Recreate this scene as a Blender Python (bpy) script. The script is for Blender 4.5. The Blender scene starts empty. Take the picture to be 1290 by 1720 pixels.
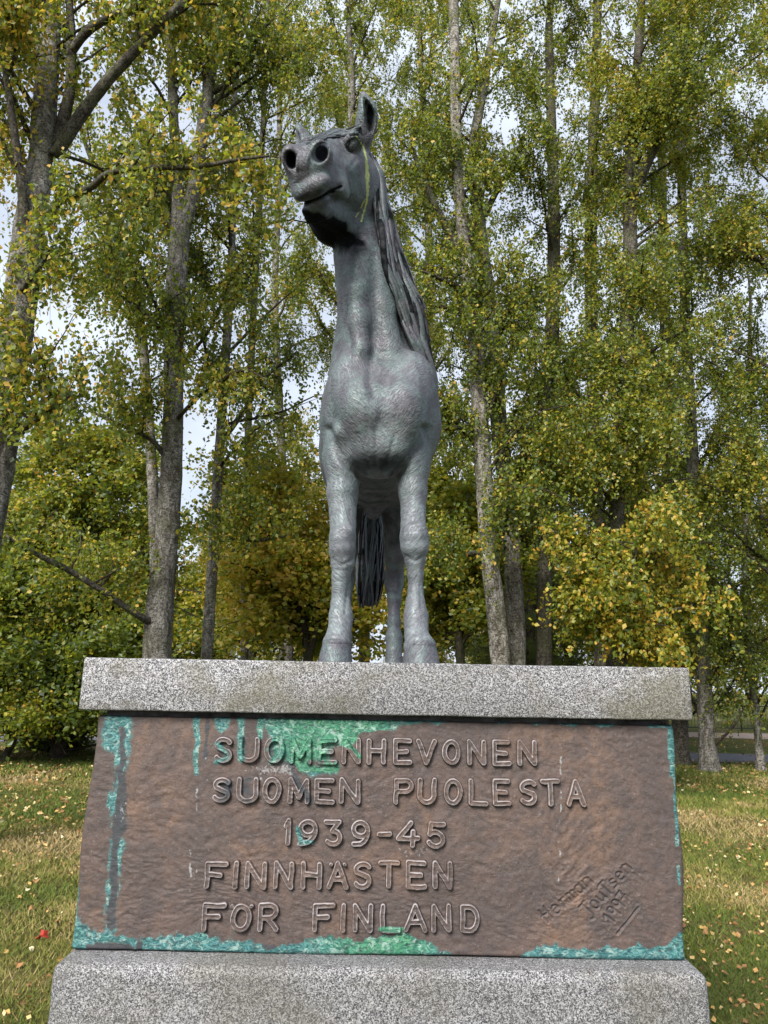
import bpy, bmesh, math, random
import numpy as np
from mathutils import Vector, Matrix, noise as mnoise

# ------------------------------------------------------------------ camera, sky, sun, exposure
sc = bpy.context.scene
PITCH, ROLL, FPX, EYE = math.radians(13.0), math.radians(1.0), 1242.2, 1.6
cam_data = bpy.data.cameras.new('camera')
cam_data.sensor_fit = 'VERTICAL'
cam_data.sensor_height = 36.0
cam_data.lens = 26.0
cam_data.clip_start = 0.05
cam_data.clip_end = 2000
cam = bpy.data.objects.new('camera', cam_data)
sc.collection.objects.link(cam)
cam.matrix_world = Matrix.Translation((0, 0, EYE)) @ Matrix.Rotation(math.radians(90) + PITCH, 4, 'X') @ Matrix.Rotation(ROLL, 4, 'Z')
sc.camera = cam

SUN_EL, SUN_AZ = math.radians(39), math.radians(-155)      # soft sun, high over the photographer's left shoulder
world = bpy.data.worlds.new('World')
sc.world = world
world.use_nodes = True
wn, wl = world.node_tree.nodes, world.node_tree.links
wn.clear()
wo = wn.new('ShaderNodeOutputWorld')
wb = wn.new('ShaderNodeBackground')
sky = wn.new('ShaderNodeTexSky')
sky.sky_type = 'NISHITA'
sky.sun_disc = False
sky.sun_elevation = SUN_EL
sky.sun_rotation = SUN_AZ
sky.air_density = 1.0
sky.dust_density = 2.0
tc = wn.new('ShaderNodeTexCoord')
mp = wn.new('ShaderNodeMapping')
mp.inputs['Scale'].default_value = (1, 1, 2.2)
nz = wn.new('ShaderNodeTexNoise')
nz.inputs['Scale'].default_value = 2.6
nz.inputs['Detail'].default_value = 6
cr = wn.new('ShaderNodeValToRGB')
cr.color_ramp.elements[0].position = 0.30
cr.color_ramp.elements[0].color = (0.45, 0.45, 0.45, 1)
cr.color_ramp.elements[1].position = 0.62
cr.color_ramp.elements[1].color = (1, 1, 1, 1)
cl = wn.new('ShaderNodeRGB')
cl.outputs[0].default_value = (7.3, 8.0, 9.3, 1)            # white cloud deck, in the sky texture's own units
mx = wn.new('ShaderNodeMixRGB')
wl.new(tc.outputs['Generated'], mp.inputs['Vector'])
wl.new(mp.outputs[0], nz.inputs['Vector'])
wl.new(nz.outputs['Fac'], cr.inputs['Fac'])
wl.new(cr.outputs['Color'], mx.inputs['Fac'])
wl.new(sky.outputs[0], mx.inputs['Color1'])
wl.new(cl.outputs[0], mx.inputs['Color2'])
wl.new(mx.outputs[0], wb.inputs['Color'])
wb.inputs['Strength'].default_value = 0.054
wl.new(wb.outputs[0], wo.inputs['Surface'])

sun_data = bpy.data.lights.new('sun', 'SUN')
sun_data.energy = 3.4
sun_data.angle = math.radians(26)
sun_data.color = (1.0, 0.95, 0.87)
sun = bpy.data.objects.new('sun', sun_data)
sc.collection.objects.link(sun)
# direction towards the sun: the sky's rotation is measured from +Y, clockwise seen from above
sd = Vector((math.sin(SUN_AZ) * math.cos(SUN_EL), math.cos(SUN_AZ) * math.cos(SUN_EL), math.sin(SUN_EL)))
sun.rotation_euler = sd.to_track_quat('Z', 'Y').to_euler()

sc.view_settings.view_transform = 'Standard'
sc.view_settings.look = 'None'
sc.view_settings.gamma = 1
sc.view_settings.exposure = 1.26
sc.view_settings.use_curve_mapping = False
sc.render.engine = 'CYCLES'
sc.cycles.max_bounces = 6
sc.cycles.transparent_max_bounces = 4

# ------------------------------------------------------------------ helpers
rng = np.random.default_rng(7)
random.seed(7)
_f = np.array([0, math.cos(PITCH), math.sin(PITCH)])
_u0 = np.array([0, -math.sin(PITCH), math.cos(PITCH)])
_r0 = np.array([1.0, 0, 0])
_r = _r0 * math.cos(ROLL) + _u0 * math.sin(ROLL)
_u = -_r0 * math.sin(ROLL) + _u0 * math.cos(ROLL)


def at(px, py, Y):
    """world point that the survey of the photograph puts at pixel (px, py) when it stands Y metres away"""
    d = _f + (px - 645) / FPX * _r + (860 - py) / FPX * _u
    d = d * (Y / d[1])
    return np.array([d[0], d[1], d[2] + EYE])


def ground_at(px, py):
    d = _f + (px - 645) / FPX * _r + (860 - py) / FPX * _u
    d = d * (-EYE / d[2])
    return np.array([d[0], d[1], 0.0])


def survey(P):
    """inverse of at(): the pixel a world point falls on"""
    d = np.asarray(P, dtype=np.float64) - np.array([0, 0, EYE])
    w = d @ _f
    return 645 + FPX * (d @ _r) / w, 860 - FPX * (d @ _u) / w


def tag(o, label=None, cat=None, group=None, kind=None):
    if label: o['label'] = label
    if cat: o['category'] = cat
    if group: o['group'] = group
    if kind: o['kind'] = kind
    return o


def link(o, parent=None):
    sc.collection.objects.link(o)
    if parent is not None:
        o.parent = parent
    return o


def empty(name, loc=(0, 0, 0), rotz=0):
    o = bpy.data.objects.new(name, None)
    o.empty_display_size = 0.2
    o.location = loc
    o.rotation_euler = (0, 0, rotz)
    return link(o)


def mesh_np(name, V, faces, mat, parent=None, smooth=True, attrs=None, origin=None):
    """faces: (n,3) or (n,4) int array, or a list of such arrays. Vertices are world coordinates; origin/parent shift them."""
    V = np.ascontiguousarray(V, dtype=np.float32)
    if not isinstance(faces, list):
        faces = [faces]
    faces = [np.asarray(f, dtype=np.int32) for f in faces if len(f)]
    me = bpy.data.meshes.new(name)
    off = np.zeros(3) if parent is None else np.array(parent.location)
    if origin is not None:
        off = np.array(origin)
    me.vertices.add(len(V))
    me.vertices.foreach_set('co', (V - off.astype(np.float32)).ravel())
    nl = sum(f.size for f in faces)
    nf = sum(len(f) for f in faces)
    me.loops.add(nl)
    me.loops.foreach_set('vertex_index', np.concatenate([f.ravel() for f in faces]))
    me.polygons.add(nf)
    ls = np.concatenate([np.full(len(f), f.shape[1], dtype=np.int32) for f in faces])
    st = np.zeros(nf, dtype=np.int32)
    st[1:] = np.cumsum(ls)[:-1]
    me.polygons.foreach_set('loop_start', st)
    me.polygons.foreach_set('loop_total', ls)
    me.polygons.foreach_set('use_smooth', np.full(nf, bool(smooth)))
    for k, (dom, typ, arr) in (attrs or {}).items():
        a = me.attributes.new(k, typ, dom)
        if typ == 'FLOAT':
            a.data.foreach_set('value', np.asarray(arr, dtype=np.float32).ravel())
        elif typ == 'FLOAT_COLOR':
            a.data.foreach_set('color', np.asarray(arr, dtype=np.float32).ravel())
        else:
            a.data.foreach_set('vector', np.asarray(arr, dtype=np.float32).ravel())
    me.update(calc_edges=True)
    me.materials.append(mat)
    o = bpy.data.objects.new(name, me)
    link(o, parent)
    if origin is not None and parent is not None:
        o.location = Vector(origin) - parent.location
    elif origin is not None:
        o.location = origin
    return o


class Acc:
    """collects pieces of geometry for one mesh"""
    def __init__(s):
        s.V, s.Q, s.T, s.n = [], [], [], 0
        s.A = []

    def add(s, V, Q=None, T=None, a=None):
        V = np.asarray(V, dtype=np.float32)
        if Q is not None and len(Q): s.Q.append(np.asarray(Q, dtype=np.int32) + s.n)
        if T is not None and len(T): s.T.append(np.asarray(T, dtype=np.int32) + s.n)
        s.V.append(V)
        s.A.append(np.full(len(V), 0 if a is None else a, dtype=np.float32) if np.isscalar(a) or a is None else np.asarray(a, dtype=np.float32))
        s.n += len(V)

    def build(s, name, mat, parent=None, smooth=True, attr=None, origin=None):
        V = np.concatenate(s.V)
        F = []
        if s.Q: F.append(np.concatenate(s.Q))
        if s.T: F.append(np.concatenate(s.T))
        at_ = {attr: ('POINT', 'FLOAT', np.concatenate(s.A))} if attr else None
        return mesh_np(name, V, F, mat, parent, smooth, at_, origin)


def frames(P):
    """parallel-transport frames along a polyline"""
    P = np.asarray(P, dtype=np.float64)
    T = np.gradient(P, axis=0)
    T /= np.linalg.norm(T, axis=1)[:, None] + 1e-12
    ref = np.array([0.0, 1, 0]) if abs(T[0][1]) < 0.9 else np.array([1.0, 0, 0])
    N = np.zeros_like(P)
    n = np.cross(T[0], ref)
    n /= np.linalg.norm(n)
    for i in range(len(P)):
        n = n - T[i] * np.dot(n, T[i])
        n /= np.linalg.norm(n) + 1e-12
        N[i] = n
    return T, N, np.cross(T, N)


def tube(P, R, sides=8, flat=None, bump=0.0, seed=0, caps=True, up=None):
    """tube round a polyline; R radii; flat = second radius factor; returns V, quads, tris"""
    P = np.asarray(P, dtype=np.float64)
    R = np.asarray(R, dtype=np.float64)
    T, N, B = frames(P)
    if up is not None:
        N = np.cross(T, np.asarray(up, dtype=np.float64))
        N /= np.linalg.norm(N, axis=1)[:, None] + 1e-9
        B = np.cross(T, N)
    a = np.linspace(0, 2 * np.pi, sides, endpoint=False)
    fl = 1.0 if flat is None else flat
    rr = R[:, None] * np.ones(sides)
    if bump:
        g = np.random.default_rng(seed)
        rr = rr * (1 + bump * g.normal(size=rr.shape))
    V = P[:, None, :] + (rr * np.cos(a))[:, :, None] * N[:, None, :] + (rr * np.sin(a) * fl)[:, :, None] * B[:, None, :]
    n = len(P)
    V = V.reshape(-1, 3)
    i = np.arange(n - 1)[:, None] * sides
    j = np.arange(sides)[None, :]
    k = (j + 1) % sides
    Q = np.stack([i + j, i + k, i + sides + k, i + sides + j], -1).reshape(-1, 4)
    Tn = None
    if caps:
        V = np.concatenate([V, P[:1], P[-1:]])
        c0, c1 = n * sides, n * sides + 1
        jj = np.arange(sides)
        kk = (jj + 1) % sides
        Tn = np.concatenate([np.stack([np.full(sides, c0), kk, jj], -1),
                             np.stack([np.full(sides, c1), (n - 1) * sides + jj, (n - 1) * sides + kk], -1)])
    return V, Q, Tn


def spline(pts, n):
    """Catmull-Rom through pts (any dimension), n samples"""
    P = np.asarray(pts, dtype=np.float64)
    if len(P) == 2:
        t = np.linspace(0, 1, n)[:, None]
        return P[0] * (1 - t) + P[1] * t
    E = np.concatenate([2 * P[:1] - P[1:2], P, 2 * P[-1:] - P[-2:-1]])
    s = np.linspace(0, len(P) - 1 - 1e-9, n)
    i = s.astype(int)
    t = (s - i)[:, None]
    a, b, c, d = E[i], E[i + 1], E[i + 2], E[i + 3]
    return 0.5 * (2 * b + (c - a) * t + (2 * a - 5 * b + 4 * c - d) * t ** 2 + (3 * b - a - 3 * c + d) * t ** 3)


def vnoise(P, scale, seed=0):
    """smooth value noise in numpy, about -1..1"""
    P = np.asarray(P, dtype=np.float64) * scale + seed * 17.31
    i = np.floor(P).astype(np.int64)
    f = P - i
    f = f * f * (3 - 2 * f)

    def h(a, b, c):
        n = (a * 374761393 + b * 668265263 + c * 1274126177 + seed * 69069) & 0x7fffffff
        n = ((n ^ (n >> 13)) * 1274126177) & 0x7fffffff
        return ((n ^ (n >> 16)) & 0xffff) / 32767.5 - 1
    r = 0
    for dx in (0, 1):
        for dy in (0, 1):
            for dz in (0, 1):
                w = (f[..., 0] if dx else 1 - f[..., 0]) * (f[..., 1] if dy else 1 - f[..., 1]) * (f[..., 2] if dz else 1 - f[..., 2])
                r = r + w * h(i[..., 0] + dx, i[..., 1] + dy, i[..., 2] + dz)
    return r


def fbm(P, scale, octaves=4, seed=0):
    r, a, t = 0, 1.0, 0
    for k in range(octaves):
        r = r + a * vnoise(P, scale * 2 ** k, seed + k)
        t += a
        a *= 0.5
    return r / t


# ------------------------------------------------------------------ material helpers
def new_mat(name):
    m = bpy.data.materials.new(name)
    m.use_nodes = True
    nt = m.node_tree
    nt.nodes.clear()
    out = nt.nodes.new('ShaderNodeOutputMaterial')
    return m, nt, out


class NT:
    def __init__(s, name):
        s.m, s.nt, s.out = new_mat(name)

    def n(s, typ, **kw):
        nd = s.nt.nodes.new('ShaderNode' + typ)
        for k, v in kw.items():
            if k.startswith('i_'):
                key = k[2:].replace('_', ' ')
                nd.inputs[key].default_value = v
            else:
                setattr(nd, k, v)
        return nd

    def l(s, a, b):
        s.nt.links.new(a, b)

    def obj(s, scale=(1, 1, 1), rot=(0, 0, 0)):
        t = s.n('TexCoord')
        m_ = s.n('Mapping')
        m_.inputs['Scale'].default_value = scale
        m_.inputs['Rotation'].default_value = rot
        s.l(t.outputs['Object'], m_.inputs['Vector'])
        return m_.outputs[0]

    def geo(s, scale=(1, 1, 1)):
        t = s.n('NewGeometry')
        m_ = s.n('Mapping')
        m_.inputs['Scale'].default_value = scale
        s.l(t.outputs['Position'], m_.inputs['Vector'])
        return m_.outputs[0]

    def noise(s, vec, scale, detail=4, rough=0.55, dist=0.0):
        x = s.n('TexNoise')
        x.inputs['Scale'].default_value = scale
        x.inputs['Detail'].default_value = detail
        x.inputs['Roughness'].default_value = rough
        x.inputs['Distortion'].default_value = dist
        s.l(vec, x.inputs['Vector'])
        return x.outputs['Fac']

    def ramp(s, fac, stops, interp='LINEAR'):
        r = s.n('ValToRGB')
        r.color_ramp.interpolation = interp
        e = r.color_ramp.elements
        while len(e) < len(stops): e.new(0.5)
        for el, (p, c) in zip(e, stops):
            el.position = p
            el.color = (c, c, c, 1) if np.isscalar(c) else (*c, 1)
        s.l(fac, r.inputs['Fac'])
        return r.outputs['Color']

    def mix(s, fac, a, b, mode='MIX'):
        x = s.n('MixRGB')
        x.blend_type = mode
        for v, i in ((fac, 0), (a, 1), (b, 2)):
            if hasattr(v, 'links') or hasattr(v, 'is_linked'):
                s.l(v, x.inputs[i])
            elif i == 0:
                x.inputs[0].default_value = v
            else:
                x.inputs[i].default_value = (*v, 1) if not np.isscalar(v) else (v, v, v, 1)
        return x.outputs[0]

    def math(s, op, a, b=0.0, c=None, clamp=False):
        x = s.n('Math')
        x.operation = op
        x.use_clamp = clamp
        for v, i in ((a, 0), (b, 1), (c, 2)):
            if v is None: continue
            if hasattr(v, 'is_linked'): s.l(v, x.inputs[i])
            else: x.inputs[i].default_value = v
        return x.outputs[0]

    def attr(s, name, kind='Fac'):
        x = s.n('Attribute')
        x.attribute_name = name
        return x.outputs[kind]

    def bump(s, h, strength=0.5, dist=0.01, normal=None):
        x = s.n('Bump')
        x.inputs['Strength'].default_value = strength
        x.inputs['Distance'].default_value = dist
        s.l(h, x.inputs['Height'])
        if normal is not None: s.l(normal, x.inputs['Normal'])
        return x.outputs[0]

    def bsdf(s, color, rough=0.7, metal=0.0, spec=0.4, normal=None):
        b = s.n('BsdfPrincipled')
        for v, k in ((color, 'Base Color'), (rough, 'Roughness'), (metal, 'Metallic'), (spec, 'Specular IOR Level')):
            if hasattr(v, 'is_linked'): s.l(v, b.inputs[k])
            elif k == 'Base Color': b.inputs[k].default_value = (*v, 1)
            else: b.inputs[k].default_value = v
        if normal is not None: s.l(normal, b.inputs['Normal'])
        s.l(b.outputs[0], s.out.inputs['Surface'])
        s.last = b
        return s.m

# ------------------------------------------------------------------ bronze of the horse
def bronze_material(name, tint=1.0, groove=1.0):
    t = NT(name)
    g = t.geo()
    big = t.noise(g, 3.2, 3, 0.6)
    mid = t.noise(g, 11, 5, 0.65, 0.6)
    fine = t.noise(g, 70, 4, 0.7)
    base = t.ramp(big, [(0.34, tuple(np.array((0.064, 0.066, 0.080)) * tint)), (0.50, tuple(np.array((0.096, 0.095, 0.112)) * tint)), (0.68, tuple(np.array((0.096, 0.120, 0.122)) * tint))])
    c = t.mix(t.ramp(mid, [(0.46, 0.0), (0.60, 0.6)]), base, tuple(np.array((0.118, 0.170, 0.165)) * tint))
    c = t.mix(t.ramp(t.noise(g, 6.3, 4, 0.6), [(0.56, 0.0), (0.70, 0.35)]), c, tuple(np.array((0.125, 0.095, 0.105)) * tint))
    c = t.mix(t.ramp(fine, [(0.30, 0.55), (0.48, 0.0)]), c, (0.03, 0.034, 0.042))
    c = t.mix(t.math('MULTIPLY', t.attr('washed'), t.ramp(mid, [(0.30, 0.25), (0.6, 0.8)])), c, tuple(np.array((0.215, 0.240, 0.260)) * tint))
    # shade painted into jaw, hollows and belly plus patina stains (attribute), lichen streak (attribute)
    st = t.math('ADD', t.attr('shade_patina'), t.math('MULTIPLY', t.math('SUBTRACT', mid, 0.5), 0.9))
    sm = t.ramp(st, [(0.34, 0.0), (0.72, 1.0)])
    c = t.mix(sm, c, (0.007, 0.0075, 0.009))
    ly = t.math('ADD', t.attr('lichen'), t.math('MULTIPLY', t.math('SUBTRACT', fine, 0.5), 1.6))
    c = t.mix(t.ramp(ly, [(0.45, 0.0), (0.62, 1.0)]), c, (0.42, 0.47, 0.14))
    # chisel marks: two sets of short strokes, patchwise turned
    hs = []
    for (ang, sd_) in ((0.80, 1), (-0.80, 2)):
        wob = t.n('VectorMath'); wob.operation = 'ADD'
        nn = t.n('TexNoise'); nn.inputs['Scale'].default_value = 6; t.l(g, nn.inputs['Vector'])
        sub = t.n('VectorMath'); sub.operation = 'MULTIPLY'; sub.inputs[1].default_value = (0.09, 0.09, 0.09)
        t.l(nn.outputs['Color'], sub.inputs[0]); t.l(g, wob.inputs[0]); t.l(sub.outputs[0], wob.inputs[1])
        vr = t.n('VectorRotate'); vr.rotation_type = 'Y_AXIS'; vr.inputs['Angle'].default_value = ang
        t.l(wob.outputs[0], vr.inputs['Vector'])
        mm = t.n('VectorMath'); mm.operation = 'MULTIPLY'; mm.inputs[1].default_value = (170, 70, 34)
        t.l(vr.outputs[0], mm.inputs[0])
        hs.append(t.noise(mm.outputs[0], 1.0, 2.5, 0.6))
    sx = t.n('SeparateXYZ'); t.l(g, sx.inputs[0])
    pick = t.math('ADD', t.math('MULTIPLY', t.math('ADD', sx.outputs[0], 0.03), 2.5), t.noise(g, 6.0, 2))
    pick = t.ramp(pick, [(0.47, 0.0), (0.53, 1.0)])
    h = t.mix(pick, hs[0], hs[1])
    h = t.ramp(h, [(0.42, 0.0), (0.53, 1.0)])
    c = t.mix(t.math('MULTIPLY', t.math('SUBTRACT', 1.0, h), 0.30 * groove), c, (0.03, 0.034, 0.042))
    n1 = t.bump(h, 0.6 * groove, 0.003)
    n2 = t.bump(fine, 0.5, 0.003, n1)
    n3 = t.bump(mid, 0.5, 0.012, n2)
    return t.bsdf(c, t.math('ADD', 0.52, t.math('MULTIPLY', sm, 0.42)), 0.25, t.math('SUBTRACT', 0.38, t.math('MULTIPLY', sm, 0.33)), n3)


# ------------------------------------------------------------------ signed-distance sculpting
class SDF:
    def __init__(s, ax, ay, az):
        s.ax, s.ay, s.az = [np.asarray(a, dtype=np.float32) for a in (ax, ay, az)]
        s.F = np.full((len(ax), len(ay), len(az)), 9.0, dtype=np.float32)

    def box(s, lo, hi):
        i = [(max(0, np.searchsorted(a, l) - 1), min(len(a), np.searchsorted(a, h) + 1)) for a, l, h in zip((s.ax, s.ay, s.az), lo, hi)]
        sl = tuple(slice(a, b) for a, b in i)
        X, Y, Z = np.meshgrid(s.ax[sl[0]], s.ay[sl[1]], s.az[sl[2]], indexing='ij')
        return sl, X, Y, Z

    def put(s, sl, d, k, mode):
        f = s.F[sl]
        if mode == 'add':
            if k <= 0: s.F[sl] = np.minimum(f, d); return
            h = np.maximum(k - np.abs(f - d), 0) / k
            s.F[sl] = np.minimum(f, d) - h * h * k * 0.25
        else:
            h = np.maximum(k - np.abs(-f - d), 0) / max(k, 1e-6)
            s.F[sl] = -(np.minimum(-f, d) - h * h * k * 0.25)

    def ell(s, c, r, M=None, k=0.04, mode='add'):
        """ellipsoid, radii along the rows of M"""
        c, r = np.asarray(c, float), np.asarray(r, float)
        M = np.eye(3) if M is None else np.asarray(M)
        R = max(r) + k + 0.03
        sl, X, Y, Z = s.box(c - R, c + R)
        D = (X - c[0], Y - c[1], Z - c[2])
        q = [D[0] * M[i][0] + D[1] * M[i][1] + D[2] * M[i][2] for i in range(3)]
        k0 = np.sqrt(sum((q[i] / r[i]) ** 2 for i in range(3)))
        k1 = np.sqrt(sum((q[i] / r[i] ** 2) ** 2 for i in range(3)))
        d = k0 * (k0 - 1) / (k1 + 1e-6)
        s.put(sl, d, k, mode)

    def cone(s, a, b, ra, rb, k=0.03, mode='add', squash=None):
        """round cone; squash = (unit direction, factor): distances along that direction count factor times less"""
        a, b = np.asarray(a, float), np.asarray(b, float)
        big = 1.0 if squash is None else max(1.0, squash[1])
        R = max(ra, rb) * big + k + 0.03
        sl, X, Y, Z = s.box(np.minimum(a, b) - R, np.maximum(a, b) + R)
        D = [X - a[0], Y - a[1], Z - a[2]]
        ba = b - a
        if squash is not None:
            e, fct = np.asarray(squash[0], float), squash[1]
            de = D[0] * e[0] + D[1] * e[1] + D[2] * e[2]
            D = [D[i] - e[i] * de * (1 - 1 / fct) for i in range(3)]
            ba = ba - e * np.dot(ba, e) * (1 - 1 / fct)
        t = np.clip((D[0] * ba[0] + D[1] * ba[1] + D[2] * ba[2]) / np.dot(ba, ba), 0, 1)
        d = np.sqrt(sum((D[i] - ba[i] * t) ** 2 for i in range(3))) - (ra + (rb - ra) * t)
        s.put(sl, d, k, mode)

    def chain(s, pts, rs, k=0.03, squash=None, mode='add'):
        for i in range(len(pts) - 1):
            s.cone(pts[i], pts[i + 1], rs[i], rs[i + 1], k, mode, squash)

    def surface(s):
        F, A = s.F, (s.ax, s.ay, s.az)
        I = F < 0
        c = np.zeros(tuple(n - 1 for n in F.shape), dtype=np.uint8)
        for dx in (0, 1):
            for dy in (0, 1):
                for dz in (0, 1):
                    c += I[dx:F.shape[0] - 1 + dx, dy:F.shape[1] - 1 + dy, dz:F.shape[2] - 1 + dz]
        act = np.argwhere((c > 0) & (c < 8))
        idx = np.full(c.shape, -1, dtype=np.int32)
        idx[act[:, 0], act[:, 1], act[:, 2]] = np.arange(len(act))
        S = np.zeros((len(act), 3))
        W = np.zeros(len(act))
        cor = [(dx, dy, dz) for dx in (0, 1) for dy in (0, 1) for dz in (0, 1)]
        for p in cor:
            for axn in range(3):
                if p[axn]: continue
                q = list(p); q[axn] = 1
                ip = act + np.array(p); iq = act + np.array(q)
                fp, fq = F[ip[:, 0], ip[:, 1], ip[:, 2]], F[iq[:, 0], iq[:, 1], iq[:, 2]]
                m = (fp < 0) != (fq < 0)
                t = np.where(m, fp / np.where(m, fp - fq, 1), 0)
                for d in range(3):
                    cp, cq = A[d][ip[:, d]], A[d][iq[:, d]]
                    S[:, d] += np.where(m, cp + (cq - cp) * t, 0)
                W += m
        V = S / W[:, None]
        quads = []
        for axn in range(3):
            n = [np.s_[:]] * 3
            a_, b_ = [np.s_[1:-1]] * 3, [np.s_[1:-1]] * 3
            a_[axn], b_[axn] = np.s_[:-1], np.s_[1:]
            Ia, Ib = I[tuple(a_)], I[tuple(b_)]
            e = np.argwhere(Ia != Ib)
            sg = Ia[e[:, 0], e[:, 1], e[:, 2]]
            e = e.copy()
            o1, o2 = [d for d in range(3) if d != axn]
            e[:, o1] += 1; e[:, o2] += 1
            def cell(d1, d2):
                k = e.copy(); k[:, o1] += d1; k[:, o2] += d2
                return idx[k[:, 0], k[:, 1], k[:, 2]]
            q = np.stack([cell(-1, -1), cell(0, -1), cell(0, 0), cell(-1, 0)], -1)
            flip = sg if axn != 1 else ~sg
            q[~flip] = q[~flip][:, ::-1]
            quads.append(q)
        return V, np.concatenate(quads)


# ------------------------------------------------------------------ the horse
SLAB_TOP = float(at(645, 1113, 2.66)[2])
HY = 3.02                                    # distance of the front hooves
_yaw = math.radians(2.4)
hf0 = at(635, 1100, HY)
HX = float(hf0[0])


def build_horse():
    root = empty('horse_statue', (HX, HY + 0.7, SLAB_TOP))
    tag(root, 'grey green bronze horse statue standing with raised head on the granite pedestal', 'statue')
    bronze = bronze_material('weathered_bronze')
    bronze_hair = bronze_material('weathered_bronze_hair', 0.75, 0.3)

    def nonuni(segs):
        out = [segs[0][0]]
        for a, b, st in segs:
            n = max(1, int(round((b - a) / st)))
            out += list(np.linspace(a, b, n + 1)[1:])
        return out
    ax = nonuni([(-0.46, 0.38, 0.0055)])
    ay = nonuni([(HY - 0.75, HY - 0.02, 0.0055), (HY - 0.02, HY + 0.55, 0.009), (HY + 0.55, HY + 2.1, 0.017)])
    az = nonuni([(SLAB_TOP - 0.02, SLAB_TOP + 1.75, 0.0092), (SLAB_TOP + 1.75, SLAB_TOP + 2.8, 0.0052)])
    S = SDF(ax, ay, az)
    Z0 = SLAB_TOP
    cy, sy = math.cos(_yaw), math.sin(_yaw)

    def H(x, y, z):
        return np.array([HX + x * cy - y * sy, HY + x * sy + y * cy, Z0 + z])
    RX = (cy, sy, 0)

    # trunk ----------------------------------------------------------
    S.ell(H(0, 0.80, 1.17), (0.30, 0.66, 0.30), k=0.05)                  # barrel
    S.ell(H(0, 0.36, 1.18), (0.25, 0.42, 0.31), k=0.08)                 # thorax
    S.ell(H(0, 0.12, 1.06), (0.205, 0.22, 0.235), k=0.10)                 # breast
    S.ell(H(0, 0.62, 1.45), (0.10, 0.34, 0.15), k=0.12)                   # withers
    S.ell(H(0, 1.38, 1.30), (0.265, 0.40, 0.29), k=0.12)                   # croup
    for sgn in (-1, 1):
        S.ell(H(sgn * 0.135, 0.12, 1.19), (0.115, 0.20, 0.205), k=0.07)   # shoulders
        S.ell(H(sgn * 0.085, -0.045, 1.06), (0.10, 0.10, 0.15), k=0.05)   # breast muscles
        S.ell(H(sgn * 0.185, 0.28, 1.10), (0.09, 0.17, 0.20), k=0.07)     # upper arm
        S.ell(H(sgn * 0.165, 1.38, 1.10), (0.105, 0.27, 0.34), k=0.10)      # thigh
        S.ell(H(sgn * 0.20, 1.0, 1.12), (0.08, 0.30, 0.18), k=0.09)     # flank
    S.ell(H(0.0, 0.03, 0.90), (0.145, 0.14, 0.11), k=0.06)                 # lower breast
    S.ell(H(0, 1.12, 0.885), (0.045, 0.12, 0.04), k=0.05)                  # sheath
    # front legs: traced rows (left px, right px, row), turned into widths at this distance
    rows_l = [(546, 609, 775), (547.5, 607, 798), (549, 601.5, 828), (553, 598, 862), (554, 597, 880), (553, 597, 905), (553, 597, 922), (556, 594.5, 945), (558, 588, 968),
              (558.5, 586, 994), (556, 588, 1015), (552.5, 591.5, 1034), (553, 590, 1048), (549.5, 588.5, 1065), (541, 589.5, 1080)]
    rows_r = [(661, 719, 775), (663.5, 718.8, 798), (669, 717.7, 828), (673.5, 715, 862), (674, 715, 880), (672, 720.5, 902), (673, 720, 918), (680, 714, 942), (684, 711, 965),
              (685, 710.5, 990), (682, 713.5, 1013), (678.5, 718.5, 1034), (679, 718, 1050), (680, 719, 1067), (677, 731, 1084)]
    #          forearm ...                    knee                cannon               fetlock        pastern
    depth = [1.45, 1.40, 1.25, 1.12, 1.05, 1.10, 1.10, 1.15, 1.30, 1.35, 1.25, 1.15, 1.1, 1.05, 1.0]
    fwd = [0.10, 0.085, 0.06, 0.035, 0.02, 0.0, 0.0, 0.015, 0.025, 0.03, 0.03, 0.015, 0.0, -0.025, -0.045]
    for rows in (rows_l, rows_r):
        pts, rs = [], []
        for (a, b, y), dp, fw in zip(rows, depth, fwd):
            A, B = at(a, y, HY + fw), at(b, y, HY + fw)
            pts.append((A + B) / 2)
            rs.append(abs(B[0] - A[0]) / 2)
        for i in range(len(pts) - 1):
            S.cone(pts[i], pts[i + 1], rs[i] * 0.985, rs[i + 1] * 0.985, 0.012, 'add', ((0, 1, 0), (depth[i] + depth[i + 1]) / 2))
        # knee: little pads and the bone edge
        kc = pts[5]
        S.ell(kc + np.array([0.018, -0.045, 0.02]), (0.025, 0.02, 0.032), k=0.02)
        S.ell(kc + np.array([-0.02, -0.043, 0.005]), (0.022, 0.018, 0.030), k=0.02)
        S.ell(kc + np.array([0.0, -0.04, -0.05]), (0.030, 0.016, 0.018), k=0.02)
        fc = pts[11]
        S.ell(fc + np.array([0, 0.045, -0.01]), (0.028, 0.03, 0.035), k=0.03)
        top = pts[0]
        sg = -1 if rows is rows_l else 1
        S.cone(top, H(sg * 0.165, 0.15, 1.05), rs[0], 0.100, 0.05, 'add', ((0, 1, 0), 1.3))
        S.cone(top + np.array([0, -0.02, 0]), at(574 if sg < 0 else 694, 728, HY - 0.015), rs[0] * 0.92, rs[0] * 0.62, 0.022)
    # hind legs
    for sg in (-1, 1):
        hipx = 0.155 * sg
        hx_ = lambda px, y, Yd: at(px, y, Yd)
        c_ = lambda x, y, z: H(x, y, z)
        pts = [c_(hipx * 1.05, 1.40, 1.08), c_(hipx * 1.02, 1.36, 0.90), c_(hipx * 1.0, 1.52, 0.72), c_(hipx, 1.66, 0.60), c_(hipx, 1.67, 0.54), c_(hipx, 1.62, 0.44), c_(hipx, 1.60, 0.30),
               c_(hipx, 1.59, 0.20), c_(hipx, 1.55, 0.13), c_(hipx, 1.53, 0.085)]
        rs = [0.10, 0.085, 0.066, 0.057, 0.055, 0.040, 0.036, 0.048, 0.043, 0.050]
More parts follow.
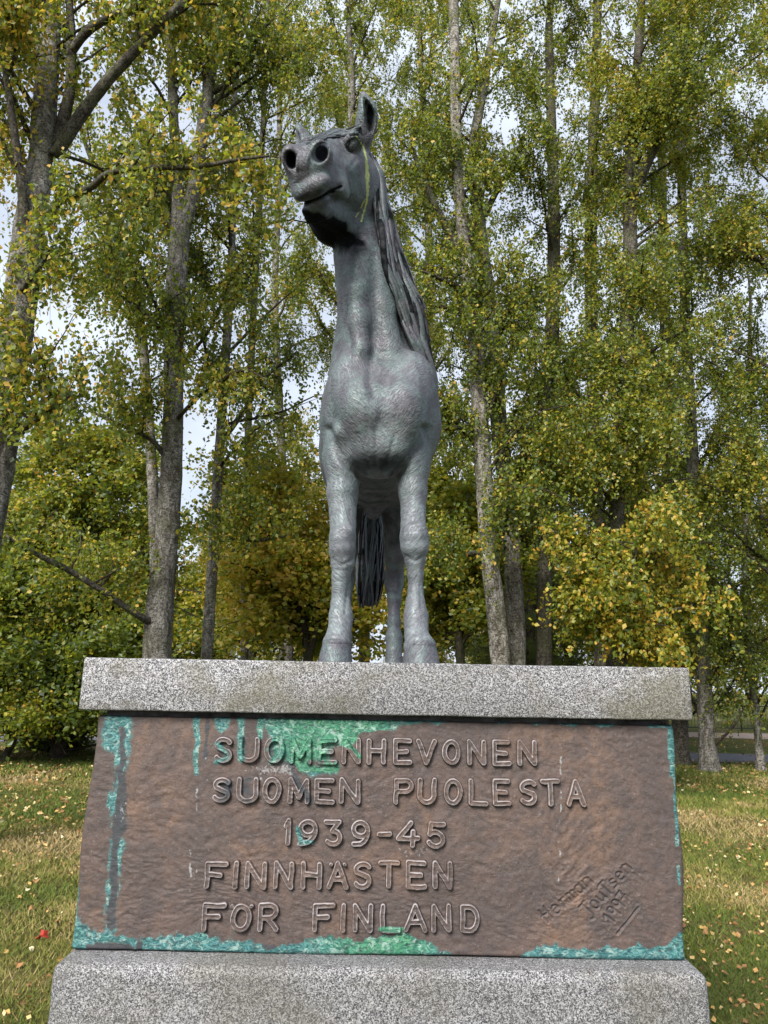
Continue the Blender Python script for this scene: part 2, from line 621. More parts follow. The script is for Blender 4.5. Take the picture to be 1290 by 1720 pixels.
        dp = [1.9, 1.8, 1.5, 1.3, 1.3, 1.25, 1.2, 1.15, 1.1]
        for i in range(len(pts) - 1):
            S.cone(pts[i], pts[i + 1], rs[i], rs[i + 1], 0.03, 'add', ((0, 1, 0), dp[i]))
        S.ell(c_(hipx, 1.72, 0.615), (0.03, 0.035, 0.045), k=0.03)
    # neck -----------------------------------------------------------
    # rows: left px, right px, row, distance of the throat line, fore-aft half depth
    neck = [(548, 712, 640, 0.04, 0.27), (556, 700, 600, 0.03, 0.26), (564, 684, 565, 0.02, 0.25), (570, 672, 530, 0.00, 0.23), (569, 664, 490, -0.01, 0.21), (566, 656, 450, -0.03, 0.19), (563, 652, 415, 0.0, 0.17),
            (568, 646, 375, 0.04, 0.155), (576, 638, 335, 0.06, 0.14)]
    prev = None
    for (a, b, y, yf, hd) in neck:
        Yc = HY + yf + hd
        A, B = at(a, y, Yc - hd * 0.35), at(b, y, Yc - hd * 0.35)
        c = (A + B) / 2
        c[1] = Yc
        # rows are read on the widest section; keep its height
        r = abs(B[0] - A[0]) / 2
        if prev is not None:
            S.cone(prev[0], c, prev[1], r, 0.05, 'add', ((0, 1, 0), (hd / r + prev[2]) / 2))
        prev = (c, r, hd / r)
    # windpipe ridge and the two neck cords
    wp = [at(606, 590, HY - 0.03), at(602, 540, HY - 0.015), at(600, 490, HY - 0.015), at(601, 445, HY + 0.02)]
    S.chain(wp, [0.035, 0.04, 0.042, 0.045], 0.05)
    S.chain([at(655, 590, HY + 0.03), at(640, 520, HY + 0.05), at(632, 450, HY + 0.05)], [0.05, 0.05, 0.05], 0.05)

    # head: own frame. t towards the muzzle, l towards the picture's right, n out of the forehead
    yaw, pit = math.radians(HEAD['yaw']), math.radians(HEAD['pit'])
    t_ = np.array([-math.sin(yaw) * math.cos(pit), -math.cos(yaw) * math.cos(pit), -math.sin(pit)])
    l_ = np.array([math.cos(yaw), -math.sin(yaw), 0.0])
    n_ = np.cross(l_, t_) * -1
    if n_[2] < 0: n_ = -n_
    rl = math.radians(HEAD['roll'])
    l_, n_ = l_ * math.cos(rl) + n_ * math.sin(rl), n_ * math.cos(rl) - l_ * math.sin(rl)
    O = at(*HEAD['org'])
    K = HEAD['k']
    M = np.array([t_, l_, n_])

    def h(t, l, n):
        return O + (t_ * t * HEAD['ts'] + l_ * l * HEAD['ls'] + n_ * n * HEAD['ns']) * K

    HEADFN(S, t_, l_, n_, O)
    V, Q = S.surface()
    # the muzzle hair, chest wool and a little of the sculptor's hand
    d = fbm(V, 9, 3, 3) * 0.0035 + vnoise(V * np.array([1, 1, 0.35]), 38, 5) * 0.0016
    # normals
    t0 = V[Q[:, 2]] - V[Q[:, 0]]
    t1 = V[Q[:, 3]] - V[Q[:, 1]]
    fn = np.cross(t0, t1)
    N = np.zeros_like(V)
    for i in range(4):
        for j in range(3):
            N[:, j] += np.bincount(Q[:, i], weights=fn[:, j], minlength=len(V))
    N /= np.linalg.norm(N, axis=1)[:, None] + 1e-12
    if np.sum(N * (V - V.mean(0))) < 0:
        Q = Q[:, ::-1]
        N = -N
    px, py = survey(V)
    fr = (V[:, 1] < HY + 0.28) & (N[:, 1] < 0.35)
    for pts_, dep, wd in CARVE:
        pth = spline(pts_, 24) if len(pts_) > 1 else np.array(pts_, float)
        m_ = np.where(fr & (px > pth[:, 0].min() - 3 * wd) & (px < pth[:, 0].max() + 3 * wd) & (py > pth[:, 1].min() - 3 * wd) & (py < pth[:, 1].max() + 3 * wd))[0]
        q_ = np.min(np.hypot(px[m_, None] - pth[None, :, 0], py[m_, None] - pth[None, :, 1]), axis=1)
        d[m_] -= dep * np.exp(-(q_ / wd) ** 2)
    V = V + N * d[:, None]
    px, py = survey(V)
    front = V[:, 1] < HY + 0.3
    # shade under the jaw, painted in as near-black with a ragged edge
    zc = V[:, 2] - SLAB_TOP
    shade_patina = np.zeros(len(V))
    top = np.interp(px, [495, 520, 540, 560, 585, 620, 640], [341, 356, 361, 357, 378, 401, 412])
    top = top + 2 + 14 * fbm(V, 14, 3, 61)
    shade_patina = np.where((V[:, 1] < HY + 0.2) & (zc > 1.5) & (px > 490) & (px < 650), 1.2 * np.clip((py - top) / 20 + 0.35, 0, 1) * np.clip((452 - py - 0.25 * np.abs(px - 590)) / 62, 0, 1), 0)
    for (qx, qy, qa, qb) in ((540.5, 257, 12, 15), (489, 268.5, 9.5, 16)):        # shade painted into the nostril holes
        shade_patina = np.maximum(shade_patina, np.where(V[:, 1] < HY - 0.2, np.clip(2.5 - 2.2 * np.hypot((px - qx) / qa, (py - qy) / qb), 0, 1.2), 0))
    # dark patina on the lower breast, dark bands down neck and left side
    shade_patina = np.maximum(shade_patina, 0.62 * np.exp(-(((px - 634) / 62) ** 2 + ((py - 775) / 24) ** 2) ** 1.5) * front)
    shade_patina = np.maximum(shade_patina, 0.36 * np.exp(-(((px - 612 - 0.1 * (py - 500)) / 17) ** 2)) * np.clip((py - 470) / 60, 0, 1) * np.clip((680 - py) / 80, 0, 1) * front)
    shade_patina = np.maximum(shade_patina, 0.40 * np.exp(-((px - 545) / 10) ** 2) * np.clip((py - 640) / 40, 0, 1) * np.clip((790 - py) / 60, 0, 1) * front)
    a_ = np.linspace(0, 2 * np.pi, 30)  # crease shade painted round the eye, along the mouth, between nose wrinkles
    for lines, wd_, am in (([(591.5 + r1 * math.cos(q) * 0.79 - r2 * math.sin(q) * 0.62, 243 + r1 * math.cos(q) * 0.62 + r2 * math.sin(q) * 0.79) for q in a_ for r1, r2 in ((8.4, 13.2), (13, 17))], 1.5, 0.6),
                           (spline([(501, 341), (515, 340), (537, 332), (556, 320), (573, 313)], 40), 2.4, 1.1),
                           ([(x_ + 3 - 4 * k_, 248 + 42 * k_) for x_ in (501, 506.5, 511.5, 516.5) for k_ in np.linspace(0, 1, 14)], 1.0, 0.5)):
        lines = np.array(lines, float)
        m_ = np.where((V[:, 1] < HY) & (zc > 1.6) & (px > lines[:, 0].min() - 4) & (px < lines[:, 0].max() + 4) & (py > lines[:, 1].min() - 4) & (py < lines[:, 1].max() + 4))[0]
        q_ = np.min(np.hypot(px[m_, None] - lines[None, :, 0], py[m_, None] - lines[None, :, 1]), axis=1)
        shade_patina[m_] = np.maximum(shade_patina[m_], am * np.clip(1.5 - q_ / wd_, 0, 1))
    shade_patina = np.maximum(shade_patina, 0.50 * (V[:, 1] > HY + 0.35) * np.clip((1.02 - zc) / 0.1, 0, 1) * np.clip((zc - 0.60) / 0.15, 0, 1))  # belly and upper hind legs: underside shade painted in along with dark patina
    shade_patina = np.maximum(shade_patina, 0.55 * np.clip(1.3 - (((px - 521) / 30) ** 2 + ((py - 327 + (px - 521) * 0.3) / 9) ** 2), 0, 1) * (V[:, 1] < HY - 0.2))  # dark patch across the upper lip
    shade_patina = np.maximum(shade_patina, 0.7 * np.clip(1.2 - (((px - 622) / 8) ** 2 + ((py - 196) / 28) ** 2), 0, 1) * (zc > 2.2))  # shade painted into the hollow of the ear
    washed = np.clip((0.95 - zc) / 0.35, 0, 1) * 0.8 + 0.65 * np.exp(-(((px - 690) / 26) ** 2 + ((py - 620) / 34) ** 2)) + 0.5 * np.exp(-(((px - 570) / 26) ** 2 + ((py - 625) / 40) ** 2)) + 0.45 * np.exp(-(((px - 632) / 30) ** 2 + ((py - 690) / 30) ** 2)) + 0.5 * np.exp(-(((px - 638) / 9) ** 2)) * np.clip((py - 425) / 20, 0, 1) * np.clip((540 - py) / 60, 0, 1)
    washed = np.clip(washed, 0, 1) * (V[:, 1] < HY + 1.2)
    lich = np.zeros(len(V))
    path = spline([(594, 222), (610, 247), (616, 275), (617, 300), (617, 331), (612, 352), (607, 372)], 60)
    sel = np.where((np.abs(px - 612) < 16) & (py > 215) & (py < 380) & (N[:, 1] < 0.2) & (zc > 1.6))[0]
    if len(sel):
        dd = np.min(np.hypot(px[sel, None] - path[None, :, 0], py[sel, None] - path[None, :, 1]), axis=1)
        p2_ = spline([(613, 335), (606, 350), (598, 364)], 20)
        d2_ = np.min(np.hypot(px[sel, None] - p2_[None, :, 0], py[sel, None] - p2_[None, :, 1]), axis=1)
        wl_ = 3.0 + 3.0 * np.clip((py[sel] - 250) / 40, 0, 1) * np.clip((350 - py[sel]) / 40, 0, 1)
        lich[sel] = np.maximum(np.clip(1.0 - dd / wl_, 0, 1), np.clip(0.85 - d2_ / 3.0, 0, 1))
    body = mesh_np('body', V, Q, bronze, root, True, {'shade_patina': ('POINT', 'FLOAT', shade_patina), 'lichen': ('POINT', 'FLOAT', lich), 'washed': ('POINT', 'FLOAT', washed)})
    print('horse verts', len(V))

    # hooves
    def hoof(cx, cyy, w, ang, hgt=0.082):
        A = Acc()
        prof = [(0.96, 0.0, 0.0), (1.0, 0.04, 0.0), (0.99, 0.10, 0.02), (0.93, 0.45, 0.10), (0.85, 0.86, 0.20), (0.84, 0.92, 0.21), (0.865, 0.96, 0.22), (0.85, 1.04, 0.24), (0.76, 1.16, 0.26), (0.5, 1.22, 0.28)]
        n = 28
        a = np.linspace(0, 2 * np.pi, n, endpoint=False)
        rings = []
        for (s_, z_, back) in prof:
            x = np.cos(a) * w * s_
            y = np.sin(a) * w * 1.12 * s_ + back * w
            # flattened, notched heel at the back
            y = np.where(y > w * 0.8, w * 0.8 + (y - w * 0.8) * 0.3, y)
            wob = 1 + 0.012 * np.sin(a * 5 + z_ * 7)
            rings.append(np.stack([x * wob, y * wob, np.full(n, z_ * hgt)], -1))
        V_ = np.concatenate(rings)
        ca, sa = math.cos(ang), math.sin(ang)
        V_ = np.stack([V_[:, 0] * ca - V_[:, 1] * sa, V_[:, 0] * sa + V_[:, 1] * ca, V_[:, 2]], -1) + np.array([cx, cyy, SLAB_TOP + 0.001])
        m = len(prof)
        i = np.arange(m - 1)[:, None] * n
        j = np.arange(n)[None]
        k = (j + 1) % n
        Q_ = np.stack([i + j, i + k, i + n + k, i + n + j], -1).reshape(-1, 4)
        A.add(V_, Q_)
        A.build('hoof', bronze, root)
    ctr = (at(563.5, 1100, HY - 0.06), at(707.5, 1106, HY - 0.06))
    hoof(ctr[0][0], HY - 0.06, 0.067, -0.18)
    hoof(ctr[1][0], HY - 0.06, 0.074, 0.16)
    for sg in (-1, 1):
        p = H(0.155 * sg, 1.51, 0)
        hoof(p[0], p[1], 0.062, 0.12 * sg)

    # mane: overlapping locks combed down the picture's right side of the neck
    A = Acc()
    g = np.random.default_rng(5)
    crest = [at(612, 232, HY + 0.10), at(628, 262, HY + 0.14), at(636, 300, HY + 0.17), at(640, 345, HY + 0.20), at(643, 390, HY + 0.24), at(650, 440, HY + 0.28), at(660, 490, HY + 0.34), at(672, 540, HY + 0.40), at(690, 590, HY + 0.46)]
    outer = [at(622, 268, HY + 0.04), at(640, 300, HY + 0.05), at(650, 345, HY + 0.05), at(659, 390, HY + 0.05), at(676, 440, HY + 0.06), at(694, 490, HY + 0.06), at(708, 530, HY + 0.08), at(716, 580, HY + 0.10), at(731, 640, HY + 0.14)]
    inner = [at(617, 268, HY + 0.00), at(626, 300, HY + 0.00), at(632, 345, HY + 0.00), at(638, 390, HY + 0.0), at(646, 440, HY - 0.0), at(660, 490, HY + 0.02), at(678, 540, HY + 0.05), at(700, 590, HY + 0.08), at(716, 640, HY + 0.12)]
    cs, os_, is_ = spline(crest, 200), spline(outer, 200), spline(inner, 200)
    for q in range(230):
        u = g.uniform(-0.05, 0.88)
        L = min(g.uniform(0.28, 0.60), 1.07 - u)
        side = g.uniform(0, 1)
        n_k = 16
        tt = np.linspace(0, 1, n_k)
        uu = np.clip(u + tt * L, 0, 1.0) * 199
        ki = uu.astype(int)
        sd_ = np.clip(side + tt * g.normal() * 0.14, 0, 1.05)
        base = is_[ki] * (1 - sd_[:, None]) + os_[ki] * sd_[:, None]
        c_w = np.clip(1 - tt / 0.3, 0, 1)[:, None] ** 1.5 * (0.15 + 0.5 * g.uniform())
        pts = base * (1 - c_w) + cs[ki] * c_w
        pts = pts + np.array([0, -0.014, 0]) * np.sin(tt * 3.0)[:, None] * g.uniform(0, 1.6) + (np.sin(tt * 7 + u * 22) * 0.008)[:, None] * np.array([1, 0, 0])
        if u + L > 1:
            pts = pts + np.array([0.1, 0, -1.0]) * (np.clip(u + tt * L - 1, 0, 1) * 0.75)[:, None]
        if side > 0.86 and g.uniform() < 0.35:
            pts = pts + np.array([0.020, 0, 0.004]) * (tt ** 3)[:, None] * g.uniform(0.4, 1.2)
        r0 = g.uniform(0.008, 0.016)
        R = r0 * np.interp(tt, [0, 0.15, 0.75, 1], [0.5, 1, 0.85, 0.12])
        A.add(*tube(pts, R, 6, 0.7, 0.0, q), a=float(g.choice([0.0, 0.2, 0.4, 0.65])))
    # forelock
    topv = np.where((V[:, 2] > SLAB_TOP + 2.0) & (py > 205) & (py < 262) & (px > 500) & (px < 615))[0]
    for q in range(34):
        y0, x1, y1 = g.uniform(212, 226), g.uniform(512, 548), 0
        y1 = 236 - (x1 - 514) * 0.30 + g.uniform(-3, 9)
        ln = spline([(g.uniform(590, 604), y0 + 2), (575, y0 + g.uniform(-2, 6)), ((575 + x1) / 2, (y0 + y1) / 2 + g.uniform(-5, 2)), (x1, y1)], 14)
        pts = []
        for (a_, b_) in ln:
            dd_ = (px[topv] - a_) ** 2 + (py[topv] - b_) ** 2
            c_ = topv[np.argsort(dd_)[:24]]
            pts.append(V[c_[np.argmin(V[c_, 1] - 0.002 * 0)]])
        pts = np.array(pts)
        pts[1:-1] = (pts[:-2] + pts[1:-1] * 2 + pts[2:]) / 4
        A.add(*tube(pts + np.array([0, -0.001, 0.001]), g.uniform(0.004, 0.0075) * np.interp(np.linspace(0, 1, 14), [0, 0.3, 1], [0.8, 1, 0.15]), 6, 0.7, 0, q), a=float(g.choice([0.0, 0.3, 0.6])))
    A.build('mane', bronze_hair, root, attr='shade_patina')

    # tail: locks gathered round a core, hanging between the hind legs
    A = Acc()
    rows = [(612, 640, 800), (607, 641, 850), (599, 650, 880), (597, 648, 928), (597, 646, 975), (599, 641, 1003), (604, 632, 1027)]
    Yt = HY + 1.86
    cen = [(at(a, y, Yt) + at(b, y, Yt)) / 2 for a, b, y in rows]
    wid = [abs(at(b, y, Yt)[0] - at(a, y, Yt)[0]) / 2 for a, b, y in rows]
    dock = H(0.0, 1.74, 1.40)
    cen = [dock, dock * 0.5 + cen[0] * 0.5 + np.array([0, 0.10, 0.02])] + cen
    wid = [0.05, 0.055] + wid
    cc, ww = spline(cen, 60), np.interp(np.linspace(0, 1, 60), np.linspace(0, 1, len(wid)), wid)
    A.add(*tube(cc[:57], ww[:57] * 0.72, 14, 0.7, 0.03, 3), a=0.5)
    for q in range(80):
        a = g.uniform(0, 2 * np.pi)
        s0 = int(g.uniform(0, 30)); s1 = int(g.uniform(44, 60))
        ks = np.linspace(s0, s1 - 1, 16).astype(int)
        tw = a + np.linspace(0, g.normal() * 0.9, 16)
        off = np.stack([np.cos(tw) * ww[ks] * 0.86, np.sin(tw) * ww[ks] * 0.66, np.zeros(16)], -1)
        pts = cc[ks] + off
        r0 = g.uniform(0.007, 0.013)
        A.add(*tube(pts, r0 * np.interp(np.linspace(0, 1, 16), [0, 0.15, 0.8, 1], [0.4, 1, 0.95, 0.45]), 6, 0.8, 0.0, q), a=float(g.choice([0.1, 0.35, 0.6, 0.8])))
    A.build('tail', bronze_hair, root, attr='shade_patina')
    return root


CARVE = [   # creases (depth > 0) and swellings (depth < 0) of the front, rows and columns read off the photograph
    ([(550, 722), (560, 746), (580, 776), (606, 800)], 0.020, 7), ([(714, 720), (704, 744), (684, 772), (664, 798)], 0.020, 7),
    ([(566, 590), (554, 640), (557, 700)], 0.006, 6), ([(702, 600), (713, 650), (713, 700)], 0.006, 6),
    ([(592, 610), (584, 540), (581, 480), (577, 430)], 0.005, 6), ([(645, 610), (634, 540), (629, 480), (628, 430)], 0.005, 7),
    ([(626, 596), (622, 640), (628, 662)], 0.014, 9), ([(632, 722), (632, 790)], 0.007, 5), ([(600, 730), (612, 770), (625, 795)], 0.005, 4), ([(664, 730), (652, 770), (640, 795)], 0.005, 4),
    ([(632, 690)], -0.014, 24), ([(588, 672)], -0.010, 26), ([(684, 668)], -0.010, 26), ([(572, 770)], -0.006, 18), ([(692, 765)], -0.006, 18),
    ([(598, 268), (588, 284), (590, 300)], 0.004, 4), ([(602, 300), (606, 330), (598, 356)], 0.003, 5), ([(560, 280), (568, 296)], 0.004, 7),
    ([(560, 900), (575, 893), (590, 900)], 0.004, 3), ([(558, 940), (575, 948), (592, 940)], 0.005, 3), ([(680, 893), (696, 886), (712, 893)], 0.004, 3), ([(682, 934), (697, 942), (714, 934)], 0.005, 3),
    ([(575, 908)], -0.005, 9), ([(702, 902)], -0.005, 9), ([(565, 790), (566, 860)], 0.003, 4), ([(585, 980), (580, 1030)], 0.004, 3), ([(706, 980), (708, 1020)], 0.004, 3)]
HEAD = dict(yaw=12, pit=41, roll=2, org=(574, 228, HY + 0.03), k=1.0, ts=1.0, ls=1.0, ns=1.0)


def HEADFN(S, t_, l_, n_, O):
    def hp(px, py, t):
        """point of the head's cross-section t metres down the face that shows at (px, py)"""
        e = np.array([0, 0, EYE])
        d = at(px, py, 3.0) - e
        return e + d * (np.dot(O + t_ * t - e, t_) / np.dot(d, t_))

    def mm(p):
        return np.dot(p - np.array([0, 0, EYE]), _f) / FPX

    def sec(px, py, t, rx, ry, rt, k=0.03, ang=0, mode='add', tilt=0):
        c = hp(px, py, t)
        m = mm(c)
        a = math.radians(ang)
        lx = l_ * math.cos(a) + n_ * math.sin(a)
        nx = n_ * math.cos(a) - l_ * math.sin(a)
        b = math.radians(tilt)
        tx = t_ * math.cos(b) + lx * math.sin(b)
        lx = lx * math.cos(b) - t_ * math.sin(b)
        S.ell(c, (rt, rx * m, ry * m), np.array([tx, lx, nx]), k, mode)

    def con(a, b, ra, rb, k=0.02, mode='add'):
        A, B = hp(*a), hp(*b)
        S.cone(A, B, ra * mm(A), rb * mm(B), k, mode)

    def ch(pts, rs, k=0.01, mode='add'):
        P = spline([hp(*p) for p in pts], 3 * len(pts))
        R = np.interp(np.linspace(0, 1, len(P)), np.linspace(0, 1, len(rs)), rs) * mm(P[0])
        S.chain(P, R, k, None, mode)

    sec(587, 298, 0.02, 49, 64, 0.12, 0.04)
    sec(574, 306, 0.15, 56, 75, 0.14, 0.035, 5)
    sec(564, 300, 0.29, 51, 68, 0.13, 0.04, 8)
    sec(546, 290, 0.43, 40, 52, 0.14, 0.05, 12)
    sec(530, 288, 0.55, 37, 44, 0.12, 0.05, 14)
    sec(520, 292, 0.62, 37, 42, 0.085, 0.04, 14)           # muzzle
    con((566, 240, 0.14), (517, 262, 0.60), 19, 14, 0.05)  # nose bone
    sec(612, 322, 0.17, 27, 62, 0.13, 0.025, -3)            # cheek disc
    sec(545, 365, 0.22, 27, 40, 0.12, 0.04, 25)            # jaw branches
    sec(600, 368, 0.20, 35, 43, 0.13, 0.025, -8)
    con((590, 385, 0.22), (545, 352, 0.56), 22, 17, 0.04)
    con((552, 392, 0.24), (525, 350, 0.56), 18, 15, 0.04)
    con((602, 270, 0.27), (570, 290, 0.48), 10, 6, 0.05)   # cheek bone
    sec(527, 315, 0.682, 33, 17, 0.048, 0.016, 18)           # upper lip
    sec(505, 322, 0.655, 14, 15, 0.04, 0.03, 10)
    sec(531, 344, 0.65, 28, 11, 0.045, 0.010, 18)         # lower lip
    sec(535, 355, 0.61, 26, 16, 0.055, 0.02, 18)
    sec(528, 362, 0.62, 13, 7, 0.03, 0.02, 18)           # chin
    sec(575, 318, 0.53, 11, 17, 0.045, 0.05, 18)           # cheek behind the corner of the mouth
    # mouth: slit following the lips, dimple in its corner
    for dt in (0.0, -0.03, -0.06, -0.09, -0.12, -0.15):
        ch([(497, 342, 0.74 + dt), (515, 341, 0.735 + dt), (537, 333, 0.72 + dt), (556, 321, 0.68 + dt), (571, 314, 0.64 + dt)], [3.2, 3.6, 3.2, 3.2, 3.4], 0.003, 'sub')
    sec(571, 314, 0.60, 3.4, 3.0, 0.03, 0.012, 0, 'sub')
    # nostrils
    sec(538, 259, 0.632, 21, 22, 0.046, 0.034, 10)
    sec(492, 268, 0.64, 17.5, 24, 0.055, 0.018, 10, 'add', -12)
    sec(500, 275, 0.60, 20, 24, 0.06, 0.03, 10)
    sec(539, 256, 0.708, 17, 18.5, 0.042, 0.022, 10, 'sub')
    sec(541, 256, 0.64, 11.5, 14.5, 0.10, 0.012, -16, 'sub')
    sec(534, 263, 0.655, 7, 8, 0.08, 0.012, 0, 'sub')
    sec(489, 268, 0.708, 12, 18, 0.042, 0.020, 8, 'sub', -12)
    sec(489.5, 268.5, 0.665, 9, 15, 0.05, 0.006, 8, 'sub', -16)
    # wrinkles over the nose between the nostrils
    for i, x in enumerate((501, 507, 512.5, 517.5)):
        ch([(x + 4, 248, 0.64), (x, 262, 0.685), (x - 1.5, 280, 0.70), (x - 1, 293, 0.69)], [1.2, 2.3, 2.0, 1.0], 0.006)
    # eye on the picture's right, and its mirror twin on the hidden side
    for (ex, ey, ang, mir) in ((591.5, 243, -38, 1), (523, 250, 38, -1)):
        sec(ex, ey, 0.285, 17, 20, 0.05, 0.02, ang)
        sec(ex + 1 * mir, ey - 1, 0.338, 11.5, 15.5, 0.016, 0.010, ang, 'sub')
        sec(ex + 0.5 * mir, ey, 0.316, 8.6, 13.6, 0.034, 0.004, ang, 'add', 14 * mir)
        a_ = np.linspace(0, 2 * np.pi, 14)
        for (rx, ry, rr, tt) in ((10.8, 14.8, 2.3, 0.325), (15.5, 19.5, 2.0, 0.315)):
            ca, sa = math.cos(math.radians(-ang)), math.sin(math.radians(-ang))
            pts = [(ex + rx * math.cos(q) * ca - ry * math.sin(q) * sa, ey + rx * math.cos(q) * sa + ry * math.sin(q) * ca, tt + 0.006 - rx * math.cos(q) * 0.0014 * mir) for q in a_]
            ch(pts, [rr, rr], 0.005)
    # ears
    ch([(611, 240, 0.02), (612, 222, 0.0), (616, 203, -0.01), (617, 185, -0.02), (613, 168, -0.03), (609, 156, -0.04)], [12, 15.5, 17, 14.5, 7.5, 1.5], 0.015)
    for tt, rr in ((0.052, 11), (0.022, 9), (-0.005, 6)):
        ch([(622, 222, tt - 0.004), (623, 207, tt), (621, 191, tt - 0.005), (616, 175, tt - 0.015), (611, 163, tt - 0.03)], [rr * 0.5, rr * 0.95, rr, rr * 0.65, 1.2], 0.004, 'sub')
    ch([(516, 246, 0.02), (508, 236, -0.01), (504, 227, -0.02), (499, 217, -0.03), (493, 207, -0.04)], [13, 13, 11, 7.5, 1.4], 0.015)
    ch([(500, 240, 0.045), (497, 228, 0.03), (494, 217, 0.01)], [6, 7, 3.5], 0.004, 'sub')

# ------------------------------------------------------------------ granite pedestal with its bronze panel
PY = 2.70                                    # distance of the panel's face


def granite_material(name, light=1.0, brown=0.68, moss=((0.55, 0.70),)):
    t = NT(name)
    g = t.geo()
    v = t.n('TexVoronoi'); v.inputs['Scale'].default_value = 360; t.l(g, v.inputs['Vector'])
    cell = t.n('SeparateColor'); t.l(v.outputs['Color'], cell.inputs[0])
    sp = t.math('ADD', t.math('MULTIPLY', cell.outputs[0], 0.92), t.math('MULTIPLY', t.noise(g, 200, 2, 0.6), 0.2))
    c = t.ramp(sp, [(0.24, (0.020, 0.021, 0.026)), (0.38, (0.08, 0.08, 0.09)), (0.50, (0.27 * light, 0.27 * light, 0.28 * light)), (0.74, (0.44 * light, 0.44 * light, 0.46 * light)), (0.95, (0.60 * light, 0.60 * light, 0.63 * light))])
    # rain dirt and thin lichen, darker towards weathered patches with outlines of their own
    d1 = t.noise(t.geo((1.0, 1.0, 1.5)), 2.1, 5, 0.65)
    f1 = t.math('MULTIPLY', t.ramp(d1, [(0.47, 0.0), (0.62, 1.0)]), brown)
    c = t.mix(f1, c, (0.115, 0.105, 0.065), 'MIX')
    c2 = t.mix(t.math('MULTIPLY', t.ramp(t.noise(g, 120, 2), [(0.40, 1.0), (0.55, 0.0)]), 0.5), c, (0.03, 0.03, 0.03))
    d2 = t.noise(t.geo((1.3, 1.3, 0.8)), 1.3, 3, 0.5)
    c3 = t.mix(t.math('MULTIPLY', t.ramp(d2, [(0.42, 0.0), (0.66, 1.0)]), 0.35), c2, (0.05, 0.05, 0.05))
    h = t.noise(g, 240, 3, 0.7)
    n = t.bump(h, 0.45, 0.002)
    n = t.bump(t.noise(g, 30, 4), 0.3, 0.004, n)
    return t.bsdf(c3, 0.75, 0.0, 0.35, n)


